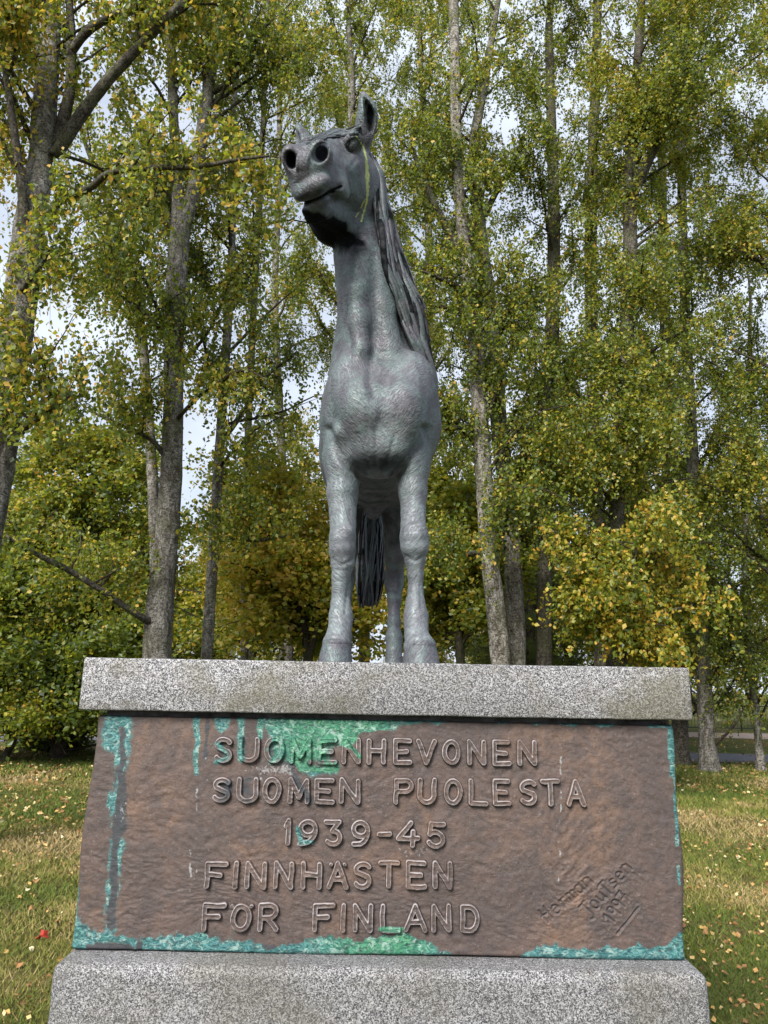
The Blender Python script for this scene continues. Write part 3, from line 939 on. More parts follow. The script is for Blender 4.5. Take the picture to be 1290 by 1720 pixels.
def panel_material(name, letter=False):
    t = NT(name)
    g = t.geo()
    big = t.noise(g, 2.6, 4, 0.6, 0.8)
    mid = t.noise(g, 14, 5, 0.65, 1.0)
    fine = t.noise(g, 90, 4, 0.7)
    base = t.ramp(big, [(0.32, (0.066, 0.051, 0.049)), (0.50, (0.094, 0.068, 0.060)), (0.66, (0.142, 0.090, 0.066))])
    c = t.mix(t.ramp(mid, [(0.44, 0.0), (0.60, 0.65)]), base, (0.060, 0.050, 0.050))
    c = t.mix(t.ramp(t.noise(t.geo((1, 1, 1.2)), 48, 5, 0.75, 1.5), [(0.34, 0.55), (0.46, 0.0)]), c, (0.030, 0.022, 0.022))
    c = t.mix(t.ramp(t.noise(g, 130, 3, 0.7), [(0.62, 0.0), (0.72, 0.5)]), c, (0.26, 0.23, 0.22))
    c = t.mix(t.ramp(fine, [(0.30, 0.5), (0.46, 0.0)]), c, (0.03, 0.022, 0.022))
    if letter:
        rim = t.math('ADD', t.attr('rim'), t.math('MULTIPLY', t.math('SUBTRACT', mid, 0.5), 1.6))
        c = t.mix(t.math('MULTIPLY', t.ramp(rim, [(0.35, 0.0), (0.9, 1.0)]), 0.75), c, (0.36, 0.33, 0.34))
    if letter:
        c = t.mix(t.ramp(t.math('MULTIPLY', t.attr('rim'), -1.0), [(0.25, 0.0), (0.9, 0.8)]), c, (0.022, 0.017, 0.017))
    k = t.math('ADD', t.attr('dark'), t.math('MULTIPLY', t.math('SUBTRACT', mid, 0.5), 0.9))
    c = t.mix(t.ramp(k, [(0.42, 0.0), (0.62, 0.85)]), c, (0.035, 0.042, 0.050))
    w = t.math('ADD', t.attr('chalk'), t.math('MULTIPLY', t.math('SUBTRACT', fine, 0.5), 2.2))
    c = t.mix(t.ramp(w, [(0.55, 0.0), (0.75, 0.7)]), c, (0.28, 0.29, 0.30))
    p = t.math('ADD', t.attr('verdigris'), t.math('MULTIPLY', t.math('SUBTRACT', t.noise(t.geo((1, 1, 0.6)), 46, 6, 0.78), 0.5), 1.25))
    veins = t.noise(t.geo((1, 1, 2.2)), 26, 5, 0.7, 2.5)
    teal = t.ramp(veins, [(0.36, (0.014, 0.036, 0.040)), (0.47, (0.024, 0.105, 0.115)), (0.58, (0.070, 0.215, 0.215)), (0.70, (0.24, 0.36, 0.34))])
    green = t.ramp(veins, [(0.36, (0.010, 0.048, 0.032)), (0.47, (0.022, 0.130, 0.080)), (0.58, (0.060, 0.240, 0.140)), (0.70, (0.22, 0.36, 0.16))])
    vc = t.mix(t.attr('hue'), teal, green)
    strk = t.noise(t.geo((1, 1, 0.18)), 62, 4, 0.7)
    p = t.math('ADD', p, t.math('MULTIPLY', t.math('SUBTRACT', strk, 0.5), 0.55))
    c = t.mix(t.ramp(p, [(0.26, 0.0), (0.44, 0.42)]), c, (0.050, 0.075, 0.072))
    c = t.mix(t.ramp(p, [(0.42, 0.0), (0.56, 0.92)]), c, vc)
    edge = t.ramp(p, [(0.40, 0.0), (0.445, 0.25), (0.48, 0.0)])
    c = t.mix(edge, c, (0.14, 0.27, 0.28))
    c = t.mix(t.math('MULTIPLY', t.ramp(p, [(0.48, 0.0), (0.52, 1.0)]), t.ramp(t.noise(t.geo((1, 1, 1.4)), 30, 5, 0.75, 1.0), [(0.53, 0.0), (0.60, 0.75)])), c, (0.26, 0.36, 0.33))
    c = t.mix(t.math('MULTIPLY', t.ramp(p, [(0.48, 0.0), (0.52, 1.0)]), t.ramp(t.noise(t.geo((1, 1, 1.2)), 44, 4, 0.7, 0.5), [(0.36, 0.7), (0.44, 0.0)])), c, (0.03, 0.05, 0.05))
    n = t.bump(t.noise(t.geo((1, 1, 1.3)), 60, 5, 0.75, 2.2), 0.45, 0.004)
    n = t.bump(t.noise(t.geo((1.0, 1.0, 1.5)), 17, 5, 0.6, 3.5), 0.32, 0.007, n)
    return t.bsdf(c, 0.62, 0.1, 0.35, n)


def seg_dist(X, Y, pts):
    d = np.full(X.shape, 9e9)
    for (x0, y0), (x1, y1) in zip(pts[:-1], pts[1:]):
        dx, dy = x1 - x0, y1 - y0
        t = np.clip(((X - x0) * dx + (Y - y0) * dy) / (dx * dx + dy * dy + 1e-9), 0, 1)
        d = np.minimum(d, np.hypot(X - x0 - t * dx, Y - y0 - t * dy))
    return d


def arc(cx, cy, rx, ry, a0, a1, n=14):
    return [(cx + rx * math.cos(math.radians(a)), cy + ry * math.sin(math.radians(a))) for a in np.linspace(a0, a1, n)]


# stroke letters in a unit box, y upwards
GL = {
    'S': [arc(0.52, 0.74, 0.40, 0.24, 25, 215, 12) + [(0.30, 0.58), (0.72, 0.44)] + arc(0.50, 0.26, 0.40, 0.25, 40, -150, 12)],
    'U': [[(0.06, 1.0), (0.06, 0.35)] + arc(0.5, 0.34, 0.44, 0.34, 180, 360, 12) + [(0.94, 0.35), (0.94, 1.0)]],
    'O': [arc(0.5, 0.5, 0.44, 0.5, 0, 360, 26)],
    'M': [[(0.05, 0), (0.07, 1.0)], [(0.07, 1.0), (0.5, 0.22)], [(0.5, 0.22), (0.93, 1.0)], [(0.93, 1.0), (0.95, 0)]],
    'E': [[(0.08, 0), (0.08, 1)], [(0.08, 1), (0.97, 1)], [(0.08, 0.5), (0.78, 0.5)], [(0.08, 0), (1.0, 0)]],
    'N': [[(0.06, 0), (0.06, 1)], [(0.06, 1), (0.90, 0.02)], [(0.94, 0), (0.94, 1)]],
    'H': [[(0.06, 0), (0.06, 1)], [(0.06, 0.52), (0.94, 0.52)], [(0.94, 0), (0.94, 1)]],
    'V': [[(0.02, 1), (0.5, 0)], [(0.5, 0), (0.98, 1)]],
    'P': [[(0.08, 0), (0.08, 1)], [(0.08, 1), (0.55, 1)] + arc(0.58, 0.74, 0.36, 0.26, 90, -90, 10) + [(0.08, 0.48)]],
    'L': [[(0.08, 1), (0.08, 0)], [(0.08, 0), (0.98, 0)]],
    'T': [[(0.0, 1), (1.0, 1)], [(0.5, 1), (0.5, 0)]],
    'A': [[(0.03, 0), (0.5, 1)], [(0.5, 1), (0.97, 0)], [(0.22, 0.34), (0.78, 0.34)]],
    '\u00c4': [[(0.03, 0), (0.5, 1)], [(0.5, 1), (0.97, 0)], [(0.22, 0.34), (0.78, 0.34)], [(0.13, 0.97), (0.14, 0.97)], [(0.87, 0.97), (0.88, 0.97)]],
    '\u00d6': [arc(0.5, 0.47, 0.36, 0.47, 0, 360, 26), [(0.07, 0.95), (0.08, 0.95)], [(0.92, 0.95), (0.93, 0.95)]],
    'R': [[(0.08, 0), (0.08, 1)], [(0.08, 1), (0.55, 1)] + arc(0.58, 0.74, 0.36, 0.25, 90, -90, 10) + [(0.08, 0.49)], [(0.45, 0.49), (0.95, 0)]],
    'F': [[(0.08, 0), (0.08, 1)], [(0.08, 1), (0.98, 1)], [(0.08, 0.52), (0.72, 0.52)]],
    'I': [[(0.5, 0), (0.5, 1)]],
    'D': [[(0.08, 0), (0.08, 1)], [(0.08, 1), (0.45, 1)] + arc(0.45, 0.5, 0.48, 0.5, 90, -90, 16) + [(0.08, 0)]],
    '1': [[(0.2, 0.78), (0.7, 1.0)], [(0.7, 1.0), (0.7, 0)]],
    '9': [arc(0.5, 0.69, 0.42, 0.31, 0, 360, 22), arc(0.20, 0.62, 0.72, 0.62, 10, -65, 10) + [(0.12, 0.02)]],
    '3': [[(0.08, 1.0), (0.85, 1.0)], [(0.85, 1.0), (0.45, 0.60)], arc(0.48, 0.30, 0.42, 0.30, 90, -140, 14)],
    '-': [[(0.0, 0.5), (1.0, 0.5)]],
    '4': [[(0.62, 1.0), (0.04, 0.30)], [(0.04, 0.30), (1.0, 0.30)], [(0.74, 0.60), (0.74, -0.02)]],
    '5': [[(0.95, 1.0), (0.22, 1.0)], [(0.22, 1.0), (0.14, 0.56)], arc(0.46, 0.32, 0.44, 0.32, 140, -150, 16)],
}
LINES = [
    ('SUOMENHEVONEN', (1236, 1280), (1243, 1286), [(359, 393), (400, 438), (444, 480), (486, 525), (531, 567), (573, 608), (615, 650), (658, 693), (698, 734), (741, 775), (782, 818), (824, 858), (866, 903)]),
    ('SUOMENPUOLESTA', (1304, 1347), (1308, 1353), [(356, 390), (398, 436), (441, 475), (484, 522), (527, 563), (568, 607), (659, 696), (699, 734), (743, 778), (784, 820), (824, 858), (868, 904), (906, 941), (948, 984)]),
    ('1939-45', (1374, 1419), (1379, 1423), [(476, 491), (500, 536), (543, 578), (588, 624), (633, 658), (664, 706), (714, 750)]),
    ('FINNH\u00c4STEN', (1445, 1491), (1444, 1491), [(344, 384), (393, 402), (412, 450), (459, 495), (505, 542), (549, 587), (591, 627), (635, 671), (679, 717), (725, 761)]),
    ('F\u00d6RFINLAND', (1514, 1562), (1517, 1564), [(340, 381), (384, 428), (433, 470), (524, 563), (573, 581), (592, 628), (636, 674), (677, 718), (722, 759), (770, 807)]),
]
SCRIPT = {   # incised handwriting, unit boxes
    'H': [[(0.1, 1), (0.0, 0)], [(0.8, 1), (0.7, 0)], [(-0.1, 0.55), (0.9, 0.5)]],
    'e': [[(0.1, 0.3), (0.8, 0.35)] + arc(0.45, 0.3, 0.38, 0.3, 10, 300, 12)],
    'r': [[(0.2, 0.6), (0.2, 0)], [(0.2, 0.35), (0.45, 0.6), (0.8, 0.58)]],
    'm': [[(0.05, 0.6), (0.05, 0)], [(0.05, 0.4), (0.25, 0.6), (0.48, 0.5), (0.5, 0)], [(0.5, 0.4), (0.72, 0.6), (0.95, 0.5), (0.97, 0)]],
    'a': [arc(0.42, 0.3, 0.36, 0.3, 0, 360, 14), [(0.8, 0.6), (0.82, 0)]],
    'n': [[(0.1, 0.6), (0.1, 0)], [(0.1, 0.4), (0.4, 0.62), (0.8, 0.5), (0.85, 0)]],
    'J': [[(0.1, 1), (1.0, 1)], [(0.6, 1), (0.6, 0.0), (0.35, -0.25), (0.0, -0.15)]],
    'o': [arc(0.45, 0.3, 0.38, 0.3, 0, 360, 14)],
    'u': [[(0.1, 0.6), (0.12, 0.15), (0.4, 0.0), (0.75, 0.15), (0.8, 0.6)], [(0.8, 0.6), (0.85, 0)]],
    't': [[(0.45, 1), (0.4, 0)], [(0.0, 0.95), (0.95, 0.98)]],
    's': [[(0.75, 0.55), (0.3, 0.58), (0.2, 0.42), (0.7, 0.22), (0.6, 0.02), (0.1, 0.05)]],
    '1': [[(0.2, 0.75), (0.6, 1.0), (0.6, 0)]],
    '9': [arc(0.45, 0.72, 0.35, 0.27, 0, 360, 14), [(0.8, 0.75), (0.7, 0.0)]],
    '7': [[(0.05, 1), (0.9, 1), (0.45, 0)], [(0.3, 0.5), (0.85, 0.5)]],
}


def build_pedestal():
    root = empty('monument_pedestal', (0, 3.9, 0))
    tag(root, 'grey granite pedestal with a streaked brown bronze inscription panel under the horse statue', 'pedestal')
    gran = granite_material('speckled_granite', 0.76)
    gran2 = granite_material('weathered_granite', 0.62, 0.35)
    pan_m, let_m = panel_material('brown_bronze'), panel_material('brown_bronze_lettering', True)
    con = NT('grey_mortar')
    gg = con.geo()
    con_m = con.bsdf(con.ramp(con.noise(gg, 14, 5, 0.7), [(0.35, (0.045, 0.043, 0.045)), (0.62, (0.17, 0.16, 0.16))]), 0.9, 0, 0.2, con.bump(con.noise(gg, 60, 4), 0.6, 0.006))

    def block(name, x0, x1, y0, y1, z0, z1, bev, seg, mat, rough=0.0, taper=0.0):
        bm = bmesh.new()
        bmesh.ops.create_cube(bm, size=1)
        for v in bm.verts:
            tp = taper if v.co.z < 0 else 0
            v.co = Vector((x0 - tp if v.co.x < 0 else x1 + tp, y0 - tp if v.co.y < 0 else y1 + tp, z0 if v.co.z < 0 else z1))
        bmesh.ops.bevel(bm, geom=list(bm.edges), offset=bev, segments=seg, profile=0.5, affect='EDGES')
        bmesh.ops.subdivide_edges(bm, edges=[e for e in bm.edges if e.calc_length() > 0.25], cuts=24, use_grid_fill=True)
        if rough:
            for v in bm.verts:
                n_ = mnoise.noise_vector(v.co * 9)
                n2 = mnoise.noise_vector(v.co * 31)
                v.co += n_ * rough + n2 * rough * 0.5
        bmesh.ops.triangulate(bm, faces=[f for f in bm.faces if len(f.verts) > 4])
        me = bpy.data.meshes.new(name)
        bm.to_mesh(me)
        bm.free()
        for p in me.polygons: p.use_smooth = True
        me.materials.append(mat)
        o = bpy.data.objects.new(name, me)
        link(o, root)
        me.transform(Matrix.Translation(-root.location))
        return o

    # cap slab
    sL, sR = at(141, 1105, 2.66), at(1158, 1123, 2.66)
    zb = (at(132, 1192, 2.66)[2] + at(1162, 1211, 2.66)[2]) / 2
    block('cap_slab', sL[0], sR[0], 2.66, 5.15, zb, SLAB_TOP, 0.006, 2, gran, 0.0016, 0.001)
    # base block
    bz = at(640, 1628, 2.585)[2]
    bL, bR = at(82, 1660, 2.58), at(1194, 1665, 2.58)
    block('base_block', bL[0], bR[0], 2.58, 5.25, 0.02, bz, 0.030, 4, gran2, 0.002, 0.004)
    # mortar core, recessed
    zt, zbm = at(645, 1210, PY)[2], at(640, 1604, PY)[2]
    cL, cR = at(165, 1400, 2.76)[0] - 0.005, at(1118, 1400, 2.76)[0]
    block('mortar_core', cL, cR, 2.745, 5.0, bz - 0.02, zb - 0.002, 0.004, 1, con_m, 0.002)
    print('slab z', sL[2], sR[2], 'bot', zb, 'panel', zt, zbm, 'base', bz)

    # panel -------------------------------------------------------------
    sig = []

    def write(text, p0, p1, hgt, gap=0.15):
        """handwriting along the line p0..p1 (photo pixels), letters hgt pixels high"""
        p0, p1 = np.array(p0, float), np.array(p1, float)
        d = p1 - p0
        L = np.linalg.norm(d)
        d /= L
        up = np.array([d[1], -d[0]])
        w = L / (len(text) * (1 + gap))
        for i, chh in enumerate(text):
            for st in SCRIPT[chh]:
                pp = []
                for (a, b) in st:
                    q = p0 + d * ((i * (1 + gap) + a) * w) + up * b * hgt
                    W = at(q[0], q[1], PY)
                    pp.append((W[0], W[2]))
                sig.append(pp)
    write('Herman', (920, 1549), (999, 1480), 25)
    write('Joutsen', (990, 1541), (1064, 1457), 25)
    write('1997', (1028, 1554), (1060, 1506), 22)
    a_, b_ = at(1036, 1568, PY), at(1072, 1524, PY)
    sig.append([(a_[0], a_[2]), (b_[0], b_[2])])

    def panel_h(x, z):
        P = np.stack([x, np.zeros_like(x), z], -1)
        h = fbm(P, 3.2, 3, 11) * 0.007
        warp = fbm(P, 4.5, 2, 4)
        q = np.stack([x + warp * 0.10 + z * 0.25, np.zeros_like(x), z * 2.2 - x * 0.5 + warp * 0.45], -1)
        r = fbm(q, 9, 3, 21)
        h = h + 0.0026 * (1 - np.abs(r) * 2.4) * (0.35 + 0.8 * warp)
        q2 = np.stack([x - z * 0.6, np.zeros_like(x), z * 2.2 + x * 0.9 + warp * 0.3], -1)
        r2 = fbm(q2, 21, 3, 31)
        h = h + 0.0022 * (1 - np.abs(r2) * 2.2)
        return h + fbm(P, 70, 2, 8) * 0.0012 - 0.003 * np.clip(fbm(P, 16, 2, 77) - 0.35, 0, 1)

    def edgeL(z):
        f = (zt - z) / (zt - zbm)
        l0, l1 = at(160, 1203, PY)[0], at(119, 1597, PY)[0]
        return l0 + (l1 - l0) * f + 0.004 * np.sin(f * 9) + 0.006 * np.sin(f * 3.1 + 2)

    def edgeR(z):
        f = (zt - z) / (zt - zbm)
        r0_, r1_ = at(1130, 1217, PY)[0], at(1157, 1606, PY)[0]
        return r0_ + (r1_ - r0_) * f + 0.005 * np.sin(f * 11 + 1) + 0.007 * np.sin(f * 4.2)

    def band(x, pts):
        return np.interp(x, [p[0] for p in pts], [p[1] for p in pts])

    def stains(P):
        px, py = survey(P)
        Q = np.stack([px, py * 0, py], -1)
        n1, n2 = fbm(Q, 0.035, 4, 40), fbm(Q * np.array([1, 1, 0.3]), 0.12, 3, 41)
        y = py - (px - 645) * 0.011            # rows follow the panel's edges
        ver = np.zeros_like(px)
        hue = np.zeros_like(px)
        dark = np.zeros_like(px)
        chalk = np.zeros_like(px)

        def blob(tgt, pts, rs, amt=1.0, soft=0.55):
            d = seg_dist(px + n1 * 5, py, pts)
            if len(pts) > 1:
                t = np.clip((py - pts[0][1]) / (pts[-1][1] - pts[0][1] + 1e-6), 0, 1)
            else:
                t = 0
            r = rs[0] + (rs[-1] - rs[0]) * t
            return np.maximum(tgt, amt * np.clip(1.0 - soft * d / r, 0, 1))
        hb = band(px, [(110, 62), (150, 48), (200, 28), (260, 26), (300, 38), (318, 30), (450, 22), (520, 22), (548, 33), (600, 26), (640, 38), (680, 40), (705, 28), (745, 10), (775, -8), (865, -8), (885, 18), (930, 28), (990, 18), (1050, 26), (1075, 30), (1125, 26), (1160, 62)])
        ver = np.maximum(ver, np.clip(0.5 + (y - (1609 - hb) + n1 * 16 + n2 * 7) / 16, 0, 0.86))
        ver = blob(ver, [(190, 1205), (184, 1245)], (13, 16))
        ver = blob(ver, [(196, 1240), (200, 1310), (190, 1350)], (9, 7))
        ver = blob(ver, [(208, 1205), (207, 1300)], (12, 7))
        ver = blob(ver, [(190, 1340), (199, 1395), (190, 1480), (185, 1560)], (12, 10), 0.95)
        ver = blob(ver, [(128, 1480), (122, 1600)], (4, 9), 0.9)
        dark = blob(dark, [(206, 1225), (203, 1320), (200, 1395)], (6, 13), 1.0)
        dark = blob(dark, [(196, 1400), (190, 1470), (188, 1555)], (8, 9), 1.0)
        dark = blob(dark, [(150, 1590), (240, 1592)], (12, 12), 0.9)
        dark = blob(dark, [(380, 1590), (460, 1592)], (9, 9), 0.7)
        for x0, y1, r0, r1 in ((331, 1300, 6, 4), (373, 1222, 13, 9), (405, 1262, 7, 5), (439, 1240, 6, 3), (460, 1225, 9, 5)):
            ver = blob(ver, [(x0, 1205), (x0 - 1, y1)], (r0, r1))
        dark = blob(dark, [(349, 1205), (347, 1272)], (5, 4), 0.9)
        ht = band(px, [(440, -5), (455, 26), (485, 30), (520, 33), (548, 24), (572, 40), (590, 40), (605, 22), (650, 14), (690, 6), (720, -3), (930, -3), (950, 1), (1130, 1), (1140, -2)])
        ver = np.maximum(ver, np.where(px > 436, np.clip(0.5 + (1213 + ht - y + n1 * 12) / 12, 0, 0.95), 0))
        # over and below the first word's middle letters
        ver = np.maximum(ver, 1.0 * np.clip(1.5 - np.maximum(np.abs(px - 506) / 64, np.abs(py - 1255) / 34) * 1.25 + n1 * 0.55, 0, 0.74))
        ver = blob(ver, [(505, 1285), (525, 1297), (560, 1290)], (12, 10), 0.85)
        ver = blob(ver, [(577, 1238), (604, 1272)], (4, 3), 1.0)
        ver = blob(ver, [(404, 1240), (405, 1275)], (7, 6), 0.9)
        ver = blob(ver, [(368, 1250), (385, 1272), (365, 1280)], (7, 7), 0.62)
        ver = blob(ver, [(502, 1392), (505, 1416), (524, 1414)], (5, 5), 0.8)
        ver = blob(ver, [(640, 1561), (675, 1562)], (5, 5), 0.85)
        ver = blob(ver, [(1127, 1222), (1130, 1300)], (8, 5), 0.95)
        ver = blob(ver, [(1134, 1300), (1138, 1420)], (3.2, 3.2), 0.95)
        ver = blob(ver, [(1140, 1455), (1142, 1485)], (3, 2), 0.95)
        dark = blob(dark, [(385, 1320), (372, 1350)], (16, 16), 0.62)
        dark = blob(dark, [(415, 1310), (418, 1350)], (14, 14), 0.62)
        dark = blob(dark, [(458, 1240), (520, 1345)], (6, 8), 0.8)
        hue = np.clip(np.maximum(np.exp(-((px - 560) / 115) ** 2) * (y < 1300), np.exp(-((px - 640) / 85) ** 2) * (y > 1500)) * 1.25 + n1 * 0.3, 0, 1)
        for x0, ya, yb, r in ((331, 1300, 1470, 2.5), (348, 1270, 1330, 2.5), (941, 1225, 1530, 2.0), (965, 1225, 1245, 2), (319, 1350, 1560, 2.0), (436, 1290, 1350, 3), (500, 1300, 1420, 2.0)):
            dsh = 0.25 + 0.4 * np.sin(py * 0.23 + x0 + 5 * n1) + n2 * 1.6
            chalk = np.maximum(chalk, np.where((py > ya) & (py < yb), np.clip(1.15 - 0.6 * np.abs(px - x0 + n1 * 3) / r, 0, 1) * np.clip(dsh, 0, 1), 0))
        chalk = np.maximum(chalk, 0.62 * np.clip(1.2 - np.hypot((px - 470) / 90, (py - 1292) / 18), 0, 1))
        chalk = np.maximum(chalk, 0.5 * np.clip(1.2 - np.hypot((px - 700) / 60, (py - 1430) / 16), 0, 1))
        chalk = np.maximum(chalk, 0.6 * np.clip(1.1 - np.hypot((px - 205) / 18, (py - 1365) / 40), 0, 1))
        lf_ = (px < 240) | ((px > 440) & (px < 530) & (py > 1290))
        ver = np.where(lf_, ver - 0.75 * np.clip((dark - 0.35) * 2 + n2 * 0.8, 0, 1), ver)
        return ver, hue, dark, chalk

    def attrs(P, extra=None):
        v, hgh, d, c_ = stains(P)
        r = {'verdigris': ('POINT', 'FLOAT', v), 'hue': ('POINT', 'FLOAT', hgh), 'dark': ('POINT', 'FLOAT', d), 'chalk': ('POINT', 'FLOAT', c_)}
        if extra is not None: r['rim'] = ('POINT', 'FLOAT', extra)
        return r

    x_a, x_b = at(905, 1500, PY)[0], at(1082, 1500, PY)[0]
    z_a, z_b = at(1000, 1580, PY)[2], at(1000, 1448, PY)[2]
    XL, XR = edgeL(zt), edgeR(zt)

    def ax_(segs):
        out = [segs[0][0]]
        for a, b, st in segs:
            n_ = max(1, int(round((b - a) / st)))
            out += list(np.linspace(a, b, n_ + 1)[1:])
        return np.array(out)
    us = (ax_([(XL, x_a, 0.0056), (x_a, x_b, 0.0023), (x_b, XR, 0.0056)]) - XL) / (XR - XL)
    zs = ax_([(zbm, z_a, 0.0050), (z_a, z_b, 0.0023), (z_b, zt, 0.0050)])
    Zg, U = np.meshgrid(zs, us, indexing='ij')
    Xg = edgeL(Zg) * (1 - U) + edgeR(Zg) * U
    Zg = Zg + 0.0035 * np.sin(Xg * 6) * (Zg - zbm < 0.01)
    hgt = panel_h(Xg, Zg)
    m_ = (Xg > x_a - 0.02) & (Xg < x_b + 0.02) & (Zg > z_a - 0.02) & (Zg < z_b + 0.02)
    ds = np.full(Xg.shape, 1.0)
    sub = np.full(m_.sum(), 1.0)
    for pp in sig:
        sub = np.minimum(sub, seg_dist(Xg[m_], Zg[m_], pp))
    ds[m_] = sub
    hgt = hgt - 0.0050 * np.exp(-(ds / 0.0030) ** 2) + 0.0012 * np.exp(-((ds - 0.0068) / 0.0025) ** 2)
    eg = np.minimum(U, 1 - U) * (XR - XL)
    rnd = np.clip(1 - eg / 0.018, 0, 1)
    Yg = PY - hgt + 0.018 * (1 - np.sqrt(np.clip(1 - rnd ** 2, 0, 1)))
    eb = np.clip(1 - np.minimum(Zg - zbm, zt - Zg) / 0.008, 0, 1)
    Yg = Yg + 0.008 * (1 - np.sqrt(np.clip(1 - eb ** 2, 0, 1)))
    nz_, nx_ = Xg.shape
    V = np.stack([Xg, Yg, Zg], -1).reshape(-1, 3)
    i = np.arange(nz_ - 1)[:, None] * nx_
    j = np.arange(nx_ - 1)[None]
    Q = np.stack([i + j, i + j + 1, i + nx_ + j + 1, i + nx_ + j], -1).reshape(-1, 4)
    base_n = len(V)
    vs, qs = [V], [Q]
    # side sheets, lower and upper returns
    cnt = base_n

    def extrude(row_idx, offs, flip):
        nonlocal cnt
        P0 = V[row_idx]
        rings = [row_idx]
        for off in offs:
            vs.append(P0 + np.asarray(off))
            rings.append(np.arange(cnt, cnt + len(P0)))
            cnt += len(P0)
        for a, b in zip(rings[:-1], rings[1:]):
            q = np.stack([a[:-1], a[1:], b[1:], b[:-1]], -1)
            qs.append(q[:, ::-1] if flip else q)
    left = np.arange(nz_) * nx_
    right = left + nx_ - 1
    extrude(left, [(0.002, 0.05, 0), (0.000, 0.3, 0), (0.004, 1.0, 0), (0, 2.2, 0)], False)
    extrude(right, [(-0.002, 0.05, 0), (0.004, 0.3, 0), (0, 1.0, 0), (0, 2.2, 0)], True)
    extrude(np.arange(nx_), [(0, 0.05, 0.001)], True)
    extrude(np.arange(nx_) + (nz_ - 1) * nx_, [(0, 0.05, -0.001)], False)
    V = np.concatenate(vs)
    Q = np.concatenate(qs)
    at_ = attrs(V)
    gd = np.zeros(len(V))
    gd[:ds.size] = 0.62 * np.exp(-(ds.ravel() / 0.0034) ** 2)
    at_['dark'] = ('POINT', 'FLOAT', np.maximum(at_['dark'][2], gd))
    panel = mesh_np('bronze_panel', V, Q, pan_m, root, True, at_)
    panel['label'] = 'brown bronze panel with raised inscription, incised signature and turquoise stains'

    # raised letters, each its own casting on the panel
    HL_, W_ = 0.0150, 0.0094
    g = np.random.default_rng(3)
    for text, (t0, b0), (t1, b1), xs in LINES:
        x_first, x_last = xs[0][0], xs[-1][1]
        for chh, (xa, xb) in zip(text, xs):
            f = ((xa + xb) / 2 - x_first) / (x_last - x_first)
            top, bot = t0 + (t1 - t0) * f + 4, b0 + (b1 - b0) * f - 3
            A_, B_ = at(xa + 4, top, PY), at(xb - 4, bot, PY)
            lx, lw, lz, lh = A_[0], B_[0] - A_[0], B_[2], A_[2] - B_[2]
            pad = 0.026
            gx = np.arange(lx - pad, lx + lw + pad, 0.0024)
            gz = np.arange(lz - pad, lz + lh + pad, 0.0024)
            GX, GZ = np.meshgrid(gx, gz, indexing='xy')
            wx = GX + 0.0022 * vnoise(np.stack([GX, GX * 0, GZ], -1), 30, 5)
            wz = GZ + 0.0022 * vnoise(np.stack([GX, GX * 0, GZ], -1), 30, 6)
            jit = g.normal(size=4) * 0.012
            d = np.full(GX.shape, 1.0)
            for st in GL[chh]:
                pp = [(lx + (a + jit[0] * b) * lw, lz + (b + jit[1] * a) * lh) for a, b in st]
                rr = 1.0
                if len(st) == 2 and abs(st[0][0] - st[1][0]) < 0.02 and abs(st[0][1] - st[1][1]) < 0.005:
                    rr = 0.75
                d = np.minimum(d, seg_dist(wx, wz, pp) / rr)
            e = d / (W_ * (1 + 0.06 * jit[2] * 10))
            pr = np.clip((1.18 - e) / 0.42, 0, 1)
            pr = pr * pr * (3 - 2 * pr)
            hh = HL_ * pr + 0.0016 * np.exp(-((e - 0.70) / 0.16) ** 2) - 0.0012 * np.exp(-(e / 0.35) ** 2)
            hh = hh + 0.0012 * vnoise(np.stack([GX, GX * 0, GZ], -1), 90, 9) * pr
            hh = np.where(e > 1.25, -0.004, hh)
            keep = e < 1.40
            Yv = PY - panel_h(GX, GZ) - hh
            ny, nx2 = GX.shape
            V_ = np.stack([GX, Yv, GZ], -1).reshape(-1, 3)
            ii = np.arange(ny - 1)[:, None] * nx2
            jj = np.arange(nx2 - 1)[None]
            Q_ = np.stack([ii + jj, ii + jj + 1, ii + nx2 + jj + 1, ii + nx2 + jj], -1).reshape(-1, 4)
            kf = keep.ravel()
            Q_ = Q_[kf[Q_].all(axis=1)]
            used = np.unique(Q_)
            rm = np.full(len(V_), -1)
            rm[used] = np.arange(len(used))
            V_, Q_ = V_[used], rm[Q_]
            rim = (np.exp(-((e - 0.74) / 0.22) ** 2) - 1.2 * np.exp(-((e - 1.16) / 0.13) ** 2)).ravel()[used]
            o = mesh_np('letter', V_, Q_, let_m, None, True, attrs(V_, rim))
            o.parent = panel
            o.matrix_parent_inverse = Matrix.Translation(-(root.location))
    return root

